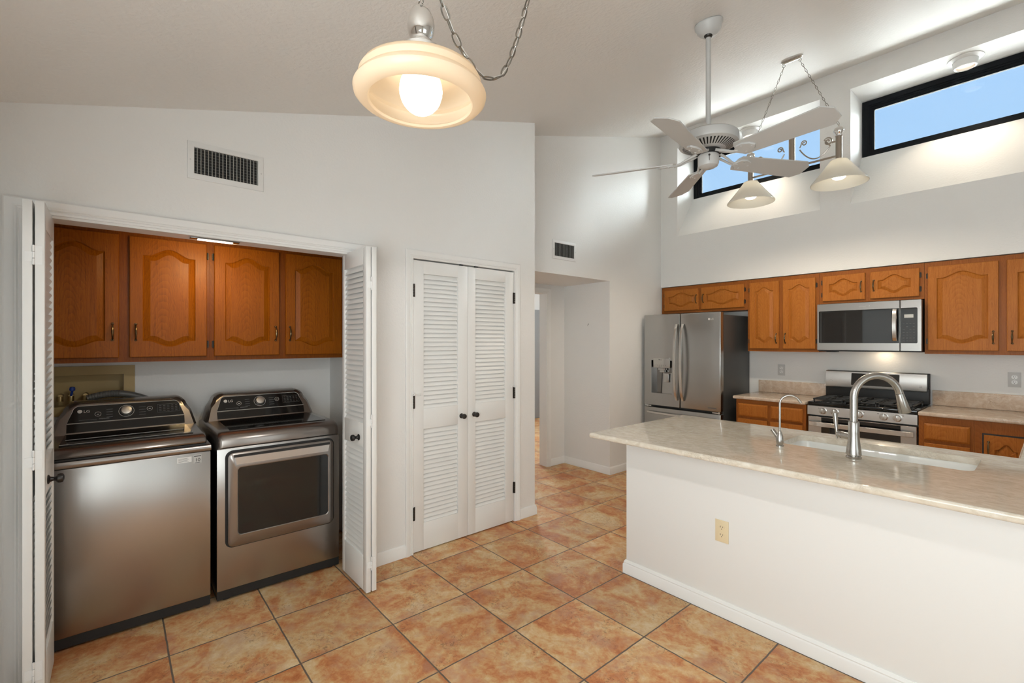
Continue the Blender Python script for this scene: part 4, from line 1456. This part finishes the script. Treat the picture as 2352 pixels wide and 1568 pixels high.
def console(t, W, screen_right):
    # rounded control console at the rear
    def outline(inset_, zt):
        pts = []
        x0, x1 = 0.010 + inset_, W - 0.010 - inset_
        sl_ = 0.045
        r_ = 0.060
        pts.append((x0, 0.945))
        pts.append((x1, 0.945))
        pts.append((x1 - sl_ * 0.5, 1.03))
        for k in range(8):
            a = radians(12 + 78 * k / 7)
            pts.append((x1 - sl_ - r_ + r_ * cos(a), zt - r_ + r_ * sin(a)))
        for k in range(8):
            a = radians(90 + 78 * k / 7)
            pts.append((x0 + sl_ + r_ + r_ * cos(a), zt - r_ + r_ * sin(a)))
        pts.append((x0 + sl_ * 0.5, 1.03))
        return pts

    def yfront(z):
        return 0.490 + (z - 0.945) * 0.52

    o = outline(0.0, 1.118)
    o2 = outline(0.014, 1.106)
    rings = [[(p[0], 0.690, p[1]) for p in o], [(p[0], yfront(p[1]) + 0.02, p[1]) for p in o], [(p[0], yfront(p[1]), p[1]) for p in o2]]
    cs = mesh_obj('console', MB().loft(rings), M['graphite_top'], t)
    # black face
    f = []
    x0, x1 = 0.075, W - 0.072
    for k in range(7):
        a = radians(5 + 85 * k / 6)
        f.append((x1 - 0.022 - 0.03 + 0.03 * cos(a), 1.096 - 0.03 + 0.03 * sin(a)))
    for k in range(7):
        a = radians(90 + 85 * k / 6)
        f.append((x0 + 0.022 + 0.03 + 0.03 * cos(a), 1.096 - 0.03 + 0.03 * sin(a)))
    f = [(x0, 1.006), (x1, 1.006)] + f
    yf = lambda z, d: yfront(z) - d
    mesh_obj('control_face', MB().loft([[(p[0], yf(p[1], -0.004), p[1]) for p in f], [(p[0], yf(p[1], 0.0015), p[1]) for p in f]]), M['black_gloss'], cs)
    # silver outline
    path = [(p[0], yf(p[1], 0.002), p[1]) for p in f]
    mesh_obj('trim_line', MB().tube(path, 0.0013, 8, closed=True), M['print'], cs)
    # dark apron below the line
    ap = [(x0, 0.958), (x1, 0.958), (x1, 1.002), (x0, 1.002)]
    mesh_obj('apron', MB().loft([[(p[0], yf(p[1], -0.004), p[1]) for p in ap], [(p[0], yf(p[1], 0.001), p[1]) for p in ap]]), M['black_gloss'], cs)
    nrm = Vector((0, -1, 0.52)).normalized()
    up = Vector((0, 0.52, 1)).normalized()
    kz = 1.052

    def pt(x, z, d=0.002):
        return Vector((x, yfront(z), z)) + nrm * d
    kx = W * 0.485
    mb = MB().lathe([(0.0345, 0), (0.036, 0.0), (0.036, 0.002), (0.0345, 0.002), (0.0345, 0)], pt(kx, kz), nrm, 36)
    mesh_obj('dial_ring', mb, M['print'], cs)
    mb = MB().lathe([(0.0275, 0), (0.0265, 0.016), (0.024, 0.021), (0.018, 0.0225), (0, 0.0225)], pt(kx, kz), nrm, 36)
    mesh_obj('dial', mb, M['knob_silver'], cs)
    for xb, zb_ in ((W * 0.30, 1.046), (W * 0.645, 1.057)):
        mb = MB().lathe([(0.0125, 0), (0.0138, 0), (0.0138, 0.001), (0.0125, 0.001), (0.0125, 0)], pt(xb, zb_), nrm, 28)
        mb.box(xb - 0.005, xb + 0.005, pt(xb, zb_).y - 0.0006, pt(xb, zb_).y + 0.0002, zb_ - 0.002, zb_ + 0.002)
        mesh_obj('button', mb, M['print'], cs)
    mb = MB()
    mb.lathe([(0, 0), (0.0105, 0), (0.0105, 0.0008), (0, 0.0008)], pt(0.128, 1.066), nrm, 24)
    text_into(mb, 'LG', 0.023, pt(0.143, 1.058, 0.0022), (1, 0, 0), up, extr=0.0003)
    mesh_obj('logo', mb, M['print'], cs)
    mb = MB()
    for side in (-1, 1):
        for q in range(4):
            xq = kx + side * 0.062
            zq = 1.026 + q * 0.014
            p = pt(xq, zq, 0.0016)
            a, b = (xq - 0.028, xq) if side < 0 else (xq - 0.004, xq + 0.028)
            mb.box(a, b, p.y - 0.0006, p.y + 0.0006, zq, zq + 0.0022)
        mesh_obj('cycle_print', mb, M['print_dim'], cs)
        mb = MB()
    xa, xb = W * 0.70, W * 0.86
    for z0_ in (1.030, 1.076):
        p = pt(xa, z0_, 0.0016)
        mb.box(xa, xb, p.y - 0.0006, p.y + 0.0006, z0_, z0_ + 0.0012)
    for xq in (xa, xb):
        mb.tube([pt(xq, 1.030, 0.0018), pt(xq, 1.077, 0.0018)], 0.0006, 6)
    for i in range(5):
        for j in range(4):
            zq = 1.037 + j * 0.010
            xq = xa + 0.008 + i * 0.020
            p = pt(xq, zq, 0.0016)
            mb.box(xq, xq + 0.011, p.y - 0.0006, p.y + 0.0006, zq, zq + 0.0022)
    mesh_obj('display_frame', mb, M['print_dim'], cs)
    mb = MB()
    p = pt(0.12, 1.020, 0.0016)
    mb.box(0.125, 0.20, p.y - 0.0006, p.y + 0.0006, 1.018, 1.021)
    mb.box(0.21, 0.255, p.y - 0.0006, p.y + 0.0006, 1.016, 1.023)
    mesh_obj('brand_print', mb, M['print_dim'], cs)
    return cs


WD = 0.684
# washer
t = thing('washer', 'dark steel top-load washing machine left of the dryer', 'washing machine', (XF, -0.279, 0), ROT)
fp = machine_shell(t, WD, True)
mb = MB()
rings = []
prof = [(0.690, 0.863), (-0.004, 0.863), (-0.008, 0.870), (-0.008, 0.884), (-0.003, 0.893), (0.006, 0.896), (0.690, 0.896)]
mb.prism(prof, 'x', -0.001, WD + 0.001)
mesh_obj('top_deck', mb, M['graphite_top'], t)
mb = MB().box(0.030, WD - 0.020, 0.004, 0.47, 0.8965, 0.905)
mesh_obj('lid_gasket', mb, M['black'], t)
# lid: rounded front lip and dark glass top
prof = [(0.478, 0.906), (0.010, 0.906), (-0.004, 0.910), (-0.008, 0.918), (-0.004, 0.931), (0.012, 0.944), (0.040, 0.952), (0.085, 0.955), (0.478, 0.950)]
mb = MB().loft([[(x, y + e * 0.02, z - e * 0.004) for y, z in prof] for x, e in ((0.018, 1), (0.024, 0.3), (0.034, 0), (WD - 0.034, 0), (WD - 0.024, 0.3), (WD - 0.018, 1))])
lid = mesh_obj('lid', mb, M['graphite_top'], t)
mb = MB().prism([(0.080, 0.9553), (0.474, 0.9503), (0.474, 0.9535), (0.082, 0.9585)], 'x', 0.072, WD - 0.072)
mesh_obj('lid_glass', mb, M['black_gloss'], lid)
mb = MB().box(0.072, WD - 0.072, 0.105, 0.108, 0.9582, 0.9592).box(0.085, WD - 0.10, 0.26, 0.263, 0.9562, 0.9574)
mesh_obj('lid_trim', mb, M['print'], lid)
console(t, WD, False)
mb = MB()
mesh_obj('care_sticker', MB().box(WD - 0.152, WD - 0.088, -0.0006, -0.0001, 0.813, 0.842), M['sticker'], fp)
mb = MB()
for q in range(4):
    mb.box(WD - 0.147, WD - 0.10 - 0.006 * (q % 2), -0.0009, -0.0005, 0.818 + q * 0.0055, 0.8195 + q * 0.0055)
mesh_obj('sticker_print', mb, M['print_dim'], fp)
mesh_obj('warranty_sticker', MB().box(WD - 0.079, WD - 0.043, -0.0006, -0.0001, 0.802, 0.848), M['sticker_grey'], fp)
mb = MB()
text_into(mb, '10', 0.026, (WD - 0.061, -0.0008, 0.811), (1, 0, 0), (0, 0, 1), extr=0.0002, align='CENTER')
mb.box(WD - 0.077, WD - 0.045, -0.0009, -0.0005, 0.838, 0.842).box(WD - 0.074, WD - 0.048, -0.0009, -0.0005, 0.804, 0.806)
mesh_obj('warranty_print', mb, M['print_black'], fp)

# dryer
t = thing('dryer', 'dark steel front-load dryer with a wide smoked window', 'dryer', (XF, 0.433, 0), ROT)
fp = machine_shell(t, WD, False)
prof = [(0.690, 0.863), (-0.003, 0.863), (-0.007, 0.868), (-0.007, 0.900), (-0.001, 0.922), (0.018, 0.938), (0.060, 0.947), (0.14, 0.950), (0.690, 0.950)]
mb = MB().loft([[(x, y + e * 0.03, z - e * 0.022) for y, z in prof] for x, e in ((-0.001, 1), (0.004, 0.6), (0.014, 0.2), (0.030, 0), (WD - 0.030, 0), (WD - 0.014, 0.2), (WD - 0.004, 0.6), (WD + 0.001, 1))])
dk = mesh_obj('top_deck', mb, M['graphite_top'], t)
mesh_obj('top_glass', MB().prism([(0.085, 0.9495), (0.49, 0.9505), (0.49, 0.9525), (0.087, 0.9518)], 'x', 0.075, WD - 0.06), M['black_gloss'], dk)
console(t, WD, True)
# door
dx0, dx1, dz0, dz1 = 0.050, 0.636, 0.305, 0.836
o1 = rrect(dx0, dx1, dz0, dz1, 0.030)
mesh_obj('door_seal', MB().prism(inset(o1, -0.010), 'y', -0.006, -0.0003), M['black'], fp)
mb = MB()
wx0, wx1, wz0, wz1 = 0.100, 0.600, 0.370, 0.748
i1 = rrect(wx0, wx1, wz0, wz1, 0.018)
rings = [[(p[0], -0.0065, p[1]) for p in o1], [(p[0], -0.026, p[1]) for p in inset(o1, 0.001)], [(p[0], -0.033, p[1]) for p in inset(o1, 0.012)], [(p[0], -0.034, p[1]) for p in inset(i1, -0.004)], [(p[0], -0.031, p[1]) for p in i1], [(p[0], -0.026, p[1]) for p in i1]]
mb.loft(rings, cap1=False)
dd = mesh_obj('door', mb, M['graphite_top'], fp)
mesh_obj('door_window', MB().prism(i1, 'y', -0.030, -0.010), M['smoked'], dd)
g = [(0.088, 0.770), (0.604, 0.770), (0.610, 0.820), (0.082, 0.820)]
mesh_obj('handle_lip', MB().prism([(0.092, 0.768), (0.600, 0.768), (0.608, 0.808), (0.084, 0.808)], 'y', -0.0365, -0.0335), M['steel_x'], dd)
mesh_obj('handle_recess', MB().prism([(0.078, 0.810), (0.612, 0.810), (0.612, 0.824), (0.078, 0.824)], 'y', -0.0350, -0.0325), M['black'], dd)

# plumbing box behind the washer
t = thing('washer_box', 'beige recessed plumbing box on the wall above the washer', 'plumbing box', (-3.850, -0.372, 1.02), ROT)
bw, bh = 0.470, 0.295
o1 = [(0, 0), (bw, 0), (bw, bh), (0, bh)]
mb = MB()
frame_prism(mb, o1, inset(o1, 0.055), 'y', -0.012, -0.0006)
mesh_obj('flange', mb, M['beige_box'], t)
i1 = inset(o1, 0.0555)
mb = MB().loft([[(p[0], -0.011, p[1]) for p in i1], [(p[0], 0.090, p[1]) for p in i1]], cap0=False)
mesh_obj('back', mb, M['beige_box'], t)
for xv, mt in ((0.125, None), (0.172, 'blue'), (0.235, None)):
    mb = MB().cyl((xv, 0.088, 0.118), (xv, -0.005, 0.118), 0.011, seg=14).cyl((xv, -0.002, 0.118), (xv, -0.002, 0.088), 0.014, seg=14)
    v_ = mesh_obj('valve', mb, M['brass'], t)
    if mt:
        mesh_obj('valve_handle', MB().cyl((xv, -0.004, 0.119), (xv + 0.006, -0.014, 0.150), 0.006, 0.006, seg=12).lathe([(0, 0), (0.012, 0.002), (0.014, 0.012), (0.011, 0.024), (0, 0.026)], (xv + 0.006, -0.014, 0.148), (0, 0, 1), 16), M[mt], v_)
c0 = Vector((-3.800, -0.372, 1.02))
mb = MB()
path = []
for i in range(60):
    s = i / 59
    path.append((-3.803 + 0.012 * s, -0.125 + 0.36 * s, 1.088 + 0.068 * sin(pi * min(1, s * 0.85 + 0.16)) - 0.035 * s))
rad = [0.0190 + (0.0022 if (i % 2 == 0) and i < 26 else 0.0) for i in range(60)]
mb.tube(path, rad, 14)
tag(mesh_obj('drain_hose', mb, M['hose']), 'grey corrugated drain hose lying behind the washer console', 'hose')

# laundry light strip under the header
t = thing('strip_light', 'lit slim strip light under the laundry header above the cabinets', 'strip light', (XL - 0.028, 0.0, 0.0), ROT)
mesh_obj('housing', MB().box(0.298, 0.522, -0.002, 0.044, 2.0030, 2.0095, 0.002), M['graphite_dark'], t)
mesh_obj('diffuser', MB().box(0.330, 0.490, 0.002, 0.030, 1.9975, 2.0028, 0.002), M['led'], t)
light('laundry_strip', 'AREA', (XL - 0.075, 0.43, 1.990), 1.3, (1.0, 0.72, 0.35), (0, radians(74), 0), shape='RECTANGLE', size=0.03, size_y=0.15, spread=radians(110))

# ------------------------------------------------------------------ ceiling fan
FC = Vector((-1.292, 2.569, 0))
ct = zc(FC.y)
t = thing('ceiling_fan', 'white five-blade ceiling fan on a long downrod', 'ceiling fan', (FC.x, FC.y, 2.54))
Z0 = 2.54
tilt = math.atan(0.2757)
nrm = Vector((0, sin(tilt), -cos(tilt)))
mb = MB().lathe([(0.072, 0.0005), (0.076, 0.006), (0.075, 0.022), (0.066, 0.034), (0.064, 0.046), (0.052, 0.062), (0.036, 0.074), (0.030, 0.078), (0.0, 0.078)], (0, 0, ct - Z0), nrm, 40, cap=False)
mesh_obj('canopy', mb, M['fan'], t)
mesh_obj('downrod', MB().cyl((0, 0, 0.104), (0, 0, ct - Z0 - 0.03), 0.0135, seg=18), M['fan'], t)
mesh_obj('canopy_ball', MB().sphere((0, 0, ct - Z0 - 0.068), 0.026), M['dark_knob'], t)
mb = MB().lathe([(0.0, 0.104), (0.045, 0.104), (0.105, 0.102), (0.146, 0.097), (0.158, 0.088), (0.160, 0.076), (0.160, 0.050), (0.156, 0.042), (0.140, 0.036), (0.085, 0.012), (0.060, 0.008), (0, 0.008)], seg=56)
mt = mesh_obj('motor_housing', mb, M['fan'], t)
mb = MB()
for i in range(44):
    a = 2 * pi * i / 44
    r0, r1 = 0.092, 0.138
    p = Vector((cos(a), sin(a), 0))
    q = Vector((-sin(a), cos(a), 0))

    def zz(r_):
        return 0.012 + (r_ - 0.085) * (0.024 / 0.055) - 0.0007
    mb.add([p * r0 + q * 0.0028 + Vector((0, 0, zz(r0))), p * r0 - q * 0.0028 + Vector((0, 0, zz(r0))), p * r1 - q * 0.0045 + Vector((0, 0, zz(r1))), p * r1 + q * 0.0045 + Vector((0, 0, zz(r1)))], [(0, 1, 2, 3)])
mesh_obj('vent_slots', mb, M['duct'], mt)
mesh_obj('flywheel', MB().lathe([(0, 0.0075), (0.066, 0.0075), (0.066, -0.014), (0, -0.014)], seg=36), M['black'], t)
mb = MB().lathe([(0, -0.0145), (0.050, -0.0145), (0.056, -0.020), (0.056, -0.066), (0.050, -0.080), (0.034, -0.089), (0, -0.092)], seg=40)
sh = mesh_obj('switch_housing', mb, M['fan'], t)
mb = MB().lathe([(0, 0), (0.0055, 0), (0.0055, 0.003), (0, 0.003)], (0.030, -0.0478, -0.034), Vector((0.53, -0.85, 0)), 12)
mb.cyl((0.0298, -0.0482, -0.034), (0.0302, -0.0485, -0.064), 0.0012, seg=6)
mesh_obj('pull_chain', mb, M['hinge_dark'], sh)
blade_obj = None
for k in range(5):
    a = radians(207 + 72 * k)
    # blade: long axis local x
    pts = [(0.188, -0.058), (0.40, -0.066), (0.618, -0.074), (0.650, -0.044), (0.660, -0.036), (0.660, 0.036), (0.650, 0.044), (0.618, 0.074), (0.40, 0.066), (0.188, 0.058), (0.174, 0.034), (0.172, 0.0), (0.174, -0.034)]
    th = 0.003
    mb = MB().loft([[(p[0], p[1], -th) for p in inset(pts, 0.001)], [(p[0], p[1], -th * 0.5) for p in pts], [(p[0], p[1], th * 0.5) for p in pts], [(p[0], p[1], th) for p in inset(pts, 0.001)]])
    Mx = Matrix.Rotation(a, 4, 'Z') @ Matrix.Translation((0, 0, -0.044)) @ Matrix.Rotation(radians(-17), 4, 'X')
    mb.xform(Mx)
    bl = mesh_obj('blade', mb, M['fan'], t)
    mb = MB()
    mb.loft([[(p[0], p[1], -0.0125) for p in inset(pp, 0.002)] if lv == 0 else [(p[0], p[1], z_) for p in pp] for lv, (pp, z_) in enumerate([([(0.165, -0.010), (0.19, -0.036), (0.225, -0.042), (0.262, -0.026), (0.278, 0.0), (0.262, 0.026), (0.225, 0.042), (0.19, 0.036), (0.165, 0.010)], q_) for q_ in (-0.0125, -0.009, -0.0035)])])
    for (sx_, sy_) in ((0.215, -0.026), (0.215, 0.026), (0.258, 0.0)):
        mb.lathe([(0, 0), (0.005, 0), (0.004, 0.0025), (0, 0.003)], (sx_, sy_, -0.0125), (0, 0, -1), 10)
    mb.xform(Mx)
    n0 = len(mb.V)
    Mz = Matrix.Rotation(a, 4, 'Z')
    for sy in (-0.012, 0.012):
        mb.tube([(0.050, sy * 1.3, -0.004), (0.085, sy * 1.6, -0.020), (0.12, sy * 1.2, -0.034), (0.150, sy * 0.8, -0.048), (0.185, sy * 0.7, -0.0545)], [0.008, 0.0075, 0.007, 0.0065, 0.0055], 10)
    mb.xform(Mz, n0)
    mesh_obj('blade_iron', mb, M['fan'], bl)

# ------------------------------------------------------------------ chains


def chain_mesh(path, link=0.036, width=0.017, wire=0.0022, seed=1):
    """interlocked oval links along a polyline"""
    P = [Vector(p) for p in path]
    cum = [0.0]
    for i in range(1, len(P)):
        cum.append(cum[-1] + (P[i] - P[i - 1]).length)
    pitch = link - 2.6 * wire
    n = max(1, int(round(cum[-1] / pitch)))
    pitch = cum[-1] / n

    def pos(s):
        s = min(max(s, 0), cum[-1])
        for i in range(1, len(P)):
            if s <= cum[i] + 1e-9:
                f = (s - cum[i - 1]) / max(cum[i] - cum[i - 1], 1e-9)
                return P[i - 1].lerp(P[i], f)
        return P[-1]
    mb = MB()
    rnd = random.Random(seed)
    for k in range(n):
        c = pos((k + 0.5) * pitch)
        d = (pos((k + 1) * pitch) - pos(k * pitch)).normalized()
        a = d.cross(Vector((0.3, 0.9, 0.2))).normalized()
        b = d.cross(a)
        tw = (0 if k % 2 == 0 else pi / 2) + rnd.uniform(-0.25, 0.25) + 0.4
        sdir = a * cos(tw) + b * sin(tw)
        L = (pitch + 2.6 * wire) / 2
        loop = []
        for i in range(20):
            an = 2 * pi * i / 20
            ca, sa = cos(an), sin(an)
            loop.append(c + d * ((L - wire) * math.copysign(abs(ca) ** 0.85, ca)) + sdir * ((width / 2 - wire) * math.copysign(abs(sa) ** 0.8, sa)))
        mb.tube(loop, wire, 6, closed=True)
    return mb


# ------------------------------------------------------------------ dining pendant (swag lamp)
D0 = 1.27
LP = at(967, 200, D0)
LX, LY = LP.x, LP.y
t = thing('pendant_lamp', 'lit cream glass bell pendant lamp hanging from a swag chain', 'pendant lamp', (LX, LY, 2.118))
prof = [(0.136, 0.000), (0.140, -0.005), (0.150, -0.006), (0.166, 0.001), (0.1755, 0.011), (0.1775, 0.020), (0.172, 0.030), (0.163, 0.037), (0.160, 0.041), (0.1625, 0.047), (0.1635, 0.055), (0.157, 0.066), (0.138, 0.076), (0.112, 0.083), (0.095, 0.088), (0.080, 0.098), (0.066, 0.112), (0.052, 0.123)]
inn = [(0.048, 0.120), (0.063, 0.108), (0.077, 0.094), (0.093, 0.083), (0.110, 0.078), (0.136, 0.071), (0.152, 0.062), (0.157, 0.054), (0.156, 0.047), (0.154, 0.041), (0.157, 0.034), (0.166, 0.028), (0.170, 0.020), (0.168, 0.013), (0.160, 0.006), (0.148, 0.000), (0.140, 0.001), (0.136, 0.000)]
mesh_obj('lamp_shade', MB().lathe(prof + inn, seg=72), M['shade_cream'], t)
mesh_obj('shade_cap', MB().lathe([(0.054, 0.1235), (0.064, 0.125), (0.065, 0.132), (0.052, 0.142), (0, 0.142)], seg=40), M['chrome'], t)
mb = MB().lathe([(0.0, 0.1425), (0.030, 0.1425), (0.0305, 0.158), (0.027, 0.162), (0.0265, 0.167), (0.030, 0.174), (0.0355, 0.191), (0.037, 0.208), (0.0345, 0.226), (0.028, 0.242), (0.018, 0.252), (0.011, 0.256), (0.009, 0.262), (0, 0.263)], seg=40)
mesh_obj('finial', mb, M['chrome'], t)
mb = MB().tube([(0.012 * cos(a), 0, 0.274 + 0.012 * sin(a)) for a in [2 * pi * i / 20 for i in range(20)]], 0.0022, 8, closed=True)
mesh_obj('loop', mb, M['chain'], t)
mb = MB().sphere((0, 0, 0.030), 0.058, sc=(1, 1, 1.12))
mb.cyl((0, 0, 0.085), (0, 0, 0.110), 0.024, 0.020)
mesh_obj('bulb', mb, M['bulb'], t)
light('pendant_bulb', 'SPOT', (LX, LY, 2.118 - 0.048), 20, (0.98, 0.96, 0.92), (0, 0, 0), spot_size=radians(178), spot_blend=0.12, shadow_soft_size=0.02)
light('pendant_bulb_upper', 'POINT', (LX, LY, 2.118 + 0.094), 2.6, (1.0, 0.73, 0.47), shadow_soft_size=0.012)
# chain: up to a ceiling hook, then a drooping swag to the second hook
h1 = Vector((LX, LY, zc(LY) - 0.028))
def tr(p):
    return Vector(p) - Vector((LX, LY, 2.118))
mesh_obj('chain', chain_mesh([(0, 0, 0.284), tr(h1)], 0.042, 0.022, 0.0025), M['chain'], t)
sw = [h1]
for (u, v, d) in ((985, -90, 1.28), (1012, 0, 1.31), (1038, 70, 1.34), (1062, 120, 1.37), (1088, 158, 1.40), (1112, 178, 1.42), (1132, 182, 1.44), (1150, 176, 1.45), (1166, 150, 1.46), (1182, 108, 1.47), (1196, 62, 1.48), (1210, 10, 1.49), (1224, -50, 1.50), (1240, -130, 1.51)):
    sw.append(at(u, v, d))
top = sw[-1].copy()
h2 = Vector((top.x + 0.01, top.y, zc(top.y) - 0.02))
sw.append(h2)
mesh_obj('swag_chain', chain_mesh([tr(p) for p in sw], 0.042, 0.022, 0.0025, 3), M['chain'], t)
mesh_obj('wire', MB().tube([tr(p) + Vector((0.003, 0.002, 0.004 + 0.003 * sin(i * 1.9))) for i, p in enumerate(sw)], 0.0013, 6), M['print'], t)
mb = MB()
for h in (h1, h2):
    q = tr(h)
    mb.lathe([(0.018, 0.0), (0.016, -0.006), (0.005, -0.010), (0, -0.010)], (q.x, q.y, zc(h.y) - 2.118 - 0.0005), (0, 0, 1), 20)
    mb.tube([(q.x, q.y, q.z + 0.018), (q.x + 0.008, q.y, q.z + 0.012), (q.x + 0.008, q.y, q.z + 0.002), (q.x, q.y, q.z - 0.004), (q.x - 0.008, q.y, q.z + 0.002)], 0.0022, 8)
mesh_obj('ceiling_hook', mb, M['chain'], t)

# ------------------------------------------------------------------ kitchen chandelier
KC = Vector((-1.362, 4.060))
t = thing('chandelier', 'pewter linear chandelier with two lit white glass cone shades', 'chandelier', (KC.x, KC.y, 2.60))
KZ = 2.60
kct = zc(KC.y) - KZ
hs = 0.313
for s in (-1, 1):
    x = s * hs
    mb = MB().cyl((x, 0, 0.205), (x, 0, 0.375), 0.0215, seg=28)
    mb.lathe([(0.0235, 0.198), (0.0245, 0.203), (0.0235, 0.208)], (x, 0, 0), seg=28)
    tb = mesh_obj('tube', mb, M['pewter'], t)
    mb = MB().lathe([(0.024, 0.3755), (0.026, 0.380), (0.018, 0.385), (0.020, 0.392), (0.0305, 0.405), (0.033, 0.420), (0.028, 0.436), (0.015, 0.446), (0.006, 0.452), (0.0045, 0.462), (0, 0.462)], (x, 0, 0), seg=32)
    mesh_obj('finial', mb, M['chrome'], tb)
    prof = [(0.052, 0.200), (0.056, 0.196), (0.112, 0.120), (0.176, 0.040), (0.1795, 0.034), (0.180, 0.028)]
    inn = [(0.177, 0.027), (0.173, 0.037), (0.109, 0.117), (0.052, 0.192), (0.050, 0.197), (0.052, 0.200)]
    shd = mesh_obj('lamp_shade', MB().lathe(prof + inn, (x, 0, 0), seg=64), M['shade_white'], t)
    mb = MB().lathe([(0, 0.1935), (0.050, 0.1935), (0.054, 0.2005), (0.026, 0.2045), (0, 0.2045)], (x, 0, 0), seg=32)
    mesh_obj('shade_cap', mb, M['shade_white'], shd)
    mb = MB().lathe([(0, 0.060), (0.030, 0.062), (0.042, 0.072), (0.044, 0.085), (0.034, 0.115), (0.022, 0.150), (0.018, 0.190), (0, 0.190)], (x, 0, 0), seg=28)
    mesh_obj('bulb', mb, M['bulb_soft'], shd)
    light('chandelier_bulb', 'SPOT', (KC.x + x, KC.y, KZ + 0.055), 32, (1.0, 0.86, 0.68), (0, 0, 0), spot_size=radians(165), spot_blend=0.5, shadow_soft_size=0.035)
    light('chandelier_bulb_upper', 'POINT', (KC.x + x, KC.y, KZ + 0.16), 20.0, (1.0, 0.76, 0.50), shadow_soft_size=0.02)
    mb = chain_mesh([(x, 0, 0.462), (s * 0.058, 0, kct - 0.042)], 0.034, 0.015, 0.0018, 5 + s)
    mesh_obj('chain', mb, M['chain'], t)
    # scroll arm from the lamp tube to the centre post
    pth = []
    for i in range(24):
        a = radians(-60 + 560 * i / 23)
        r_ = 0.006 + 0.025 * i / 23
        pth.append((s * (hs - 0.070 + r_ * cos(a) * 1.0), 0, 0.360 + r_ * sin(a)))
    pth = pth[::1]
    tail = []
    for i in range(1, 22):
        a = i / 21
        xx = hs - 0.045 - (hs - 0.045 - 0.055) * a
        zz_ = 0.352 - 0.105 * sin(pi * min(a * 0.95 + 0.02, 1.0)) ** 0.8 + 0.02 * a
        tail.append((s * xx, 0, zz_))
    mesh_obj('scroll', MB().tube(pth + tail, 0.0048, 8), M['pewter'], t)
    mb = MB().cyl((s * (hs - 0.046), 0, 0.345), (s * (hs - 0.021), 0, 0.345), 0.006, seg=10)
    mesh_obj('bracket', mb, M['pewter'], tb)
    # small scroll by the centre post
    pth = []
    for i in range(20):
        a = radians(40 + 460 * i / 19)
        r_ = 0.005 + 0.016 * i / 19
        pth.append((s * 0.085 + s * r_ * cos(a), 0, 0.398 + r_ * sin(a)))
    mesh_obj('scroll', MB().tube(pth + [(s * 0.062, 0, 0.385), (s * 0.055, 0, 0.372)], 0.0046, 8), M['pewter'], t)
mesh_obj('cross_bar', MB().cyl((-hs + 0.021, 0, 0.235), (hs - 0.021, 0, 0.235), 0.0075, seg=16), M['pewter'], t)
mb = MB().cyl((0, 0, 0.215), (0, 0, 0.50), 0.0225, seg=28)
cp_ = mesh_obj('centre_post', mb, M['pewter'], t)
mb = MB().lathe([(0.0, 0.500), (0.054, 0.5005), (0.053, 0.509), (0.044, 0.526), (0.026, 0.538), (0.008, 0.542), (0.005, 0.550), (0.0085, 0.556), (0.0085, 0.562), (0.005, 0.570), (0, 0.571)], seg=36)
mesh_obj('post_cap', mb, M['pewter'], cp_)
# oblong canopy on the sloping ceiling
mb = MB()
pts = rrect(-0.078, 0.078, -0.030, 0.030, 0.0295, 8)
slope = 0.2757
rings = []
for d, z in ((0.0, -0.0006), (0.0, -0.010), (0.006, -0.014), (0.006, -0.020), (0.012, -0.025)):
    rings.append([(p[0], p[1], kct + slope * p[1] + z) for p in inset(pts, d)])
mb.loft(rings)
cn = mesh_obj('canopy', mb, M['steel_bright'], t)
mb = MB()
for s in (-1, 1):
    mb.tube([(s * 0.058 + 0.010 * cos(a), 0, kct - 0.034 + 0.010 * sin(a)) for a in [2 * pi * i / 16 for i in range(16)]], 0.002, 8, closed=True)
mesh_obj('ring', mb, M['chain'], cn)

# ------------------------------------------------------------------ recess downlights
dlx = [(-2.2075, 5.33), (-0.497, 5.33)]
lab = ['white eyeball downlight in the recess of the clerestory window behind the fan', 'white eyeball downlight in the right clerestory window recess']
t = thing('downlight', lab[0], 'downlight', (dlx[0][0], dlx[0][1], WZ1), 0, 'recess downlights')
mesh_obj('ring', MB().lathe([(0.112, -0.0004), (0.112, -0.006), (0.096, -0.012), (0.080, -0.018), (0.078, -0.0005)], seg=40), M['white_plastic'], t)
mesh_obj('cup', MB().lathe([(0.0775, -0.002), (0.078, -0.045), (0.070, -0.068), (0.062, -0.071), (0.058, -0.068), (0.056, -0.050), (0, -0.050)], seg=40), M['white_plastic'], t)
mesh_obj('lens', MB().lathe([(0, -0.0505), (0.055, -0.0505), (0.055, -0.0540), (0, -0.0540)], seg=32), M['lens_warm'], t)
t2 = copy_tree(t)
t2.location = (dlx[1][0], dlx[1][1], WZ1)
t2['label'] = lab[1]
for x, y in dlx:
    light('downlight_beam', 'SPOT', (x, y, WZ1 - 0.075), 22, (1.0, 0.86, 0.66), (0, 0, 0), spot_size=radians(95), spot_blend=0.9, shadow_soft_size=0.03)
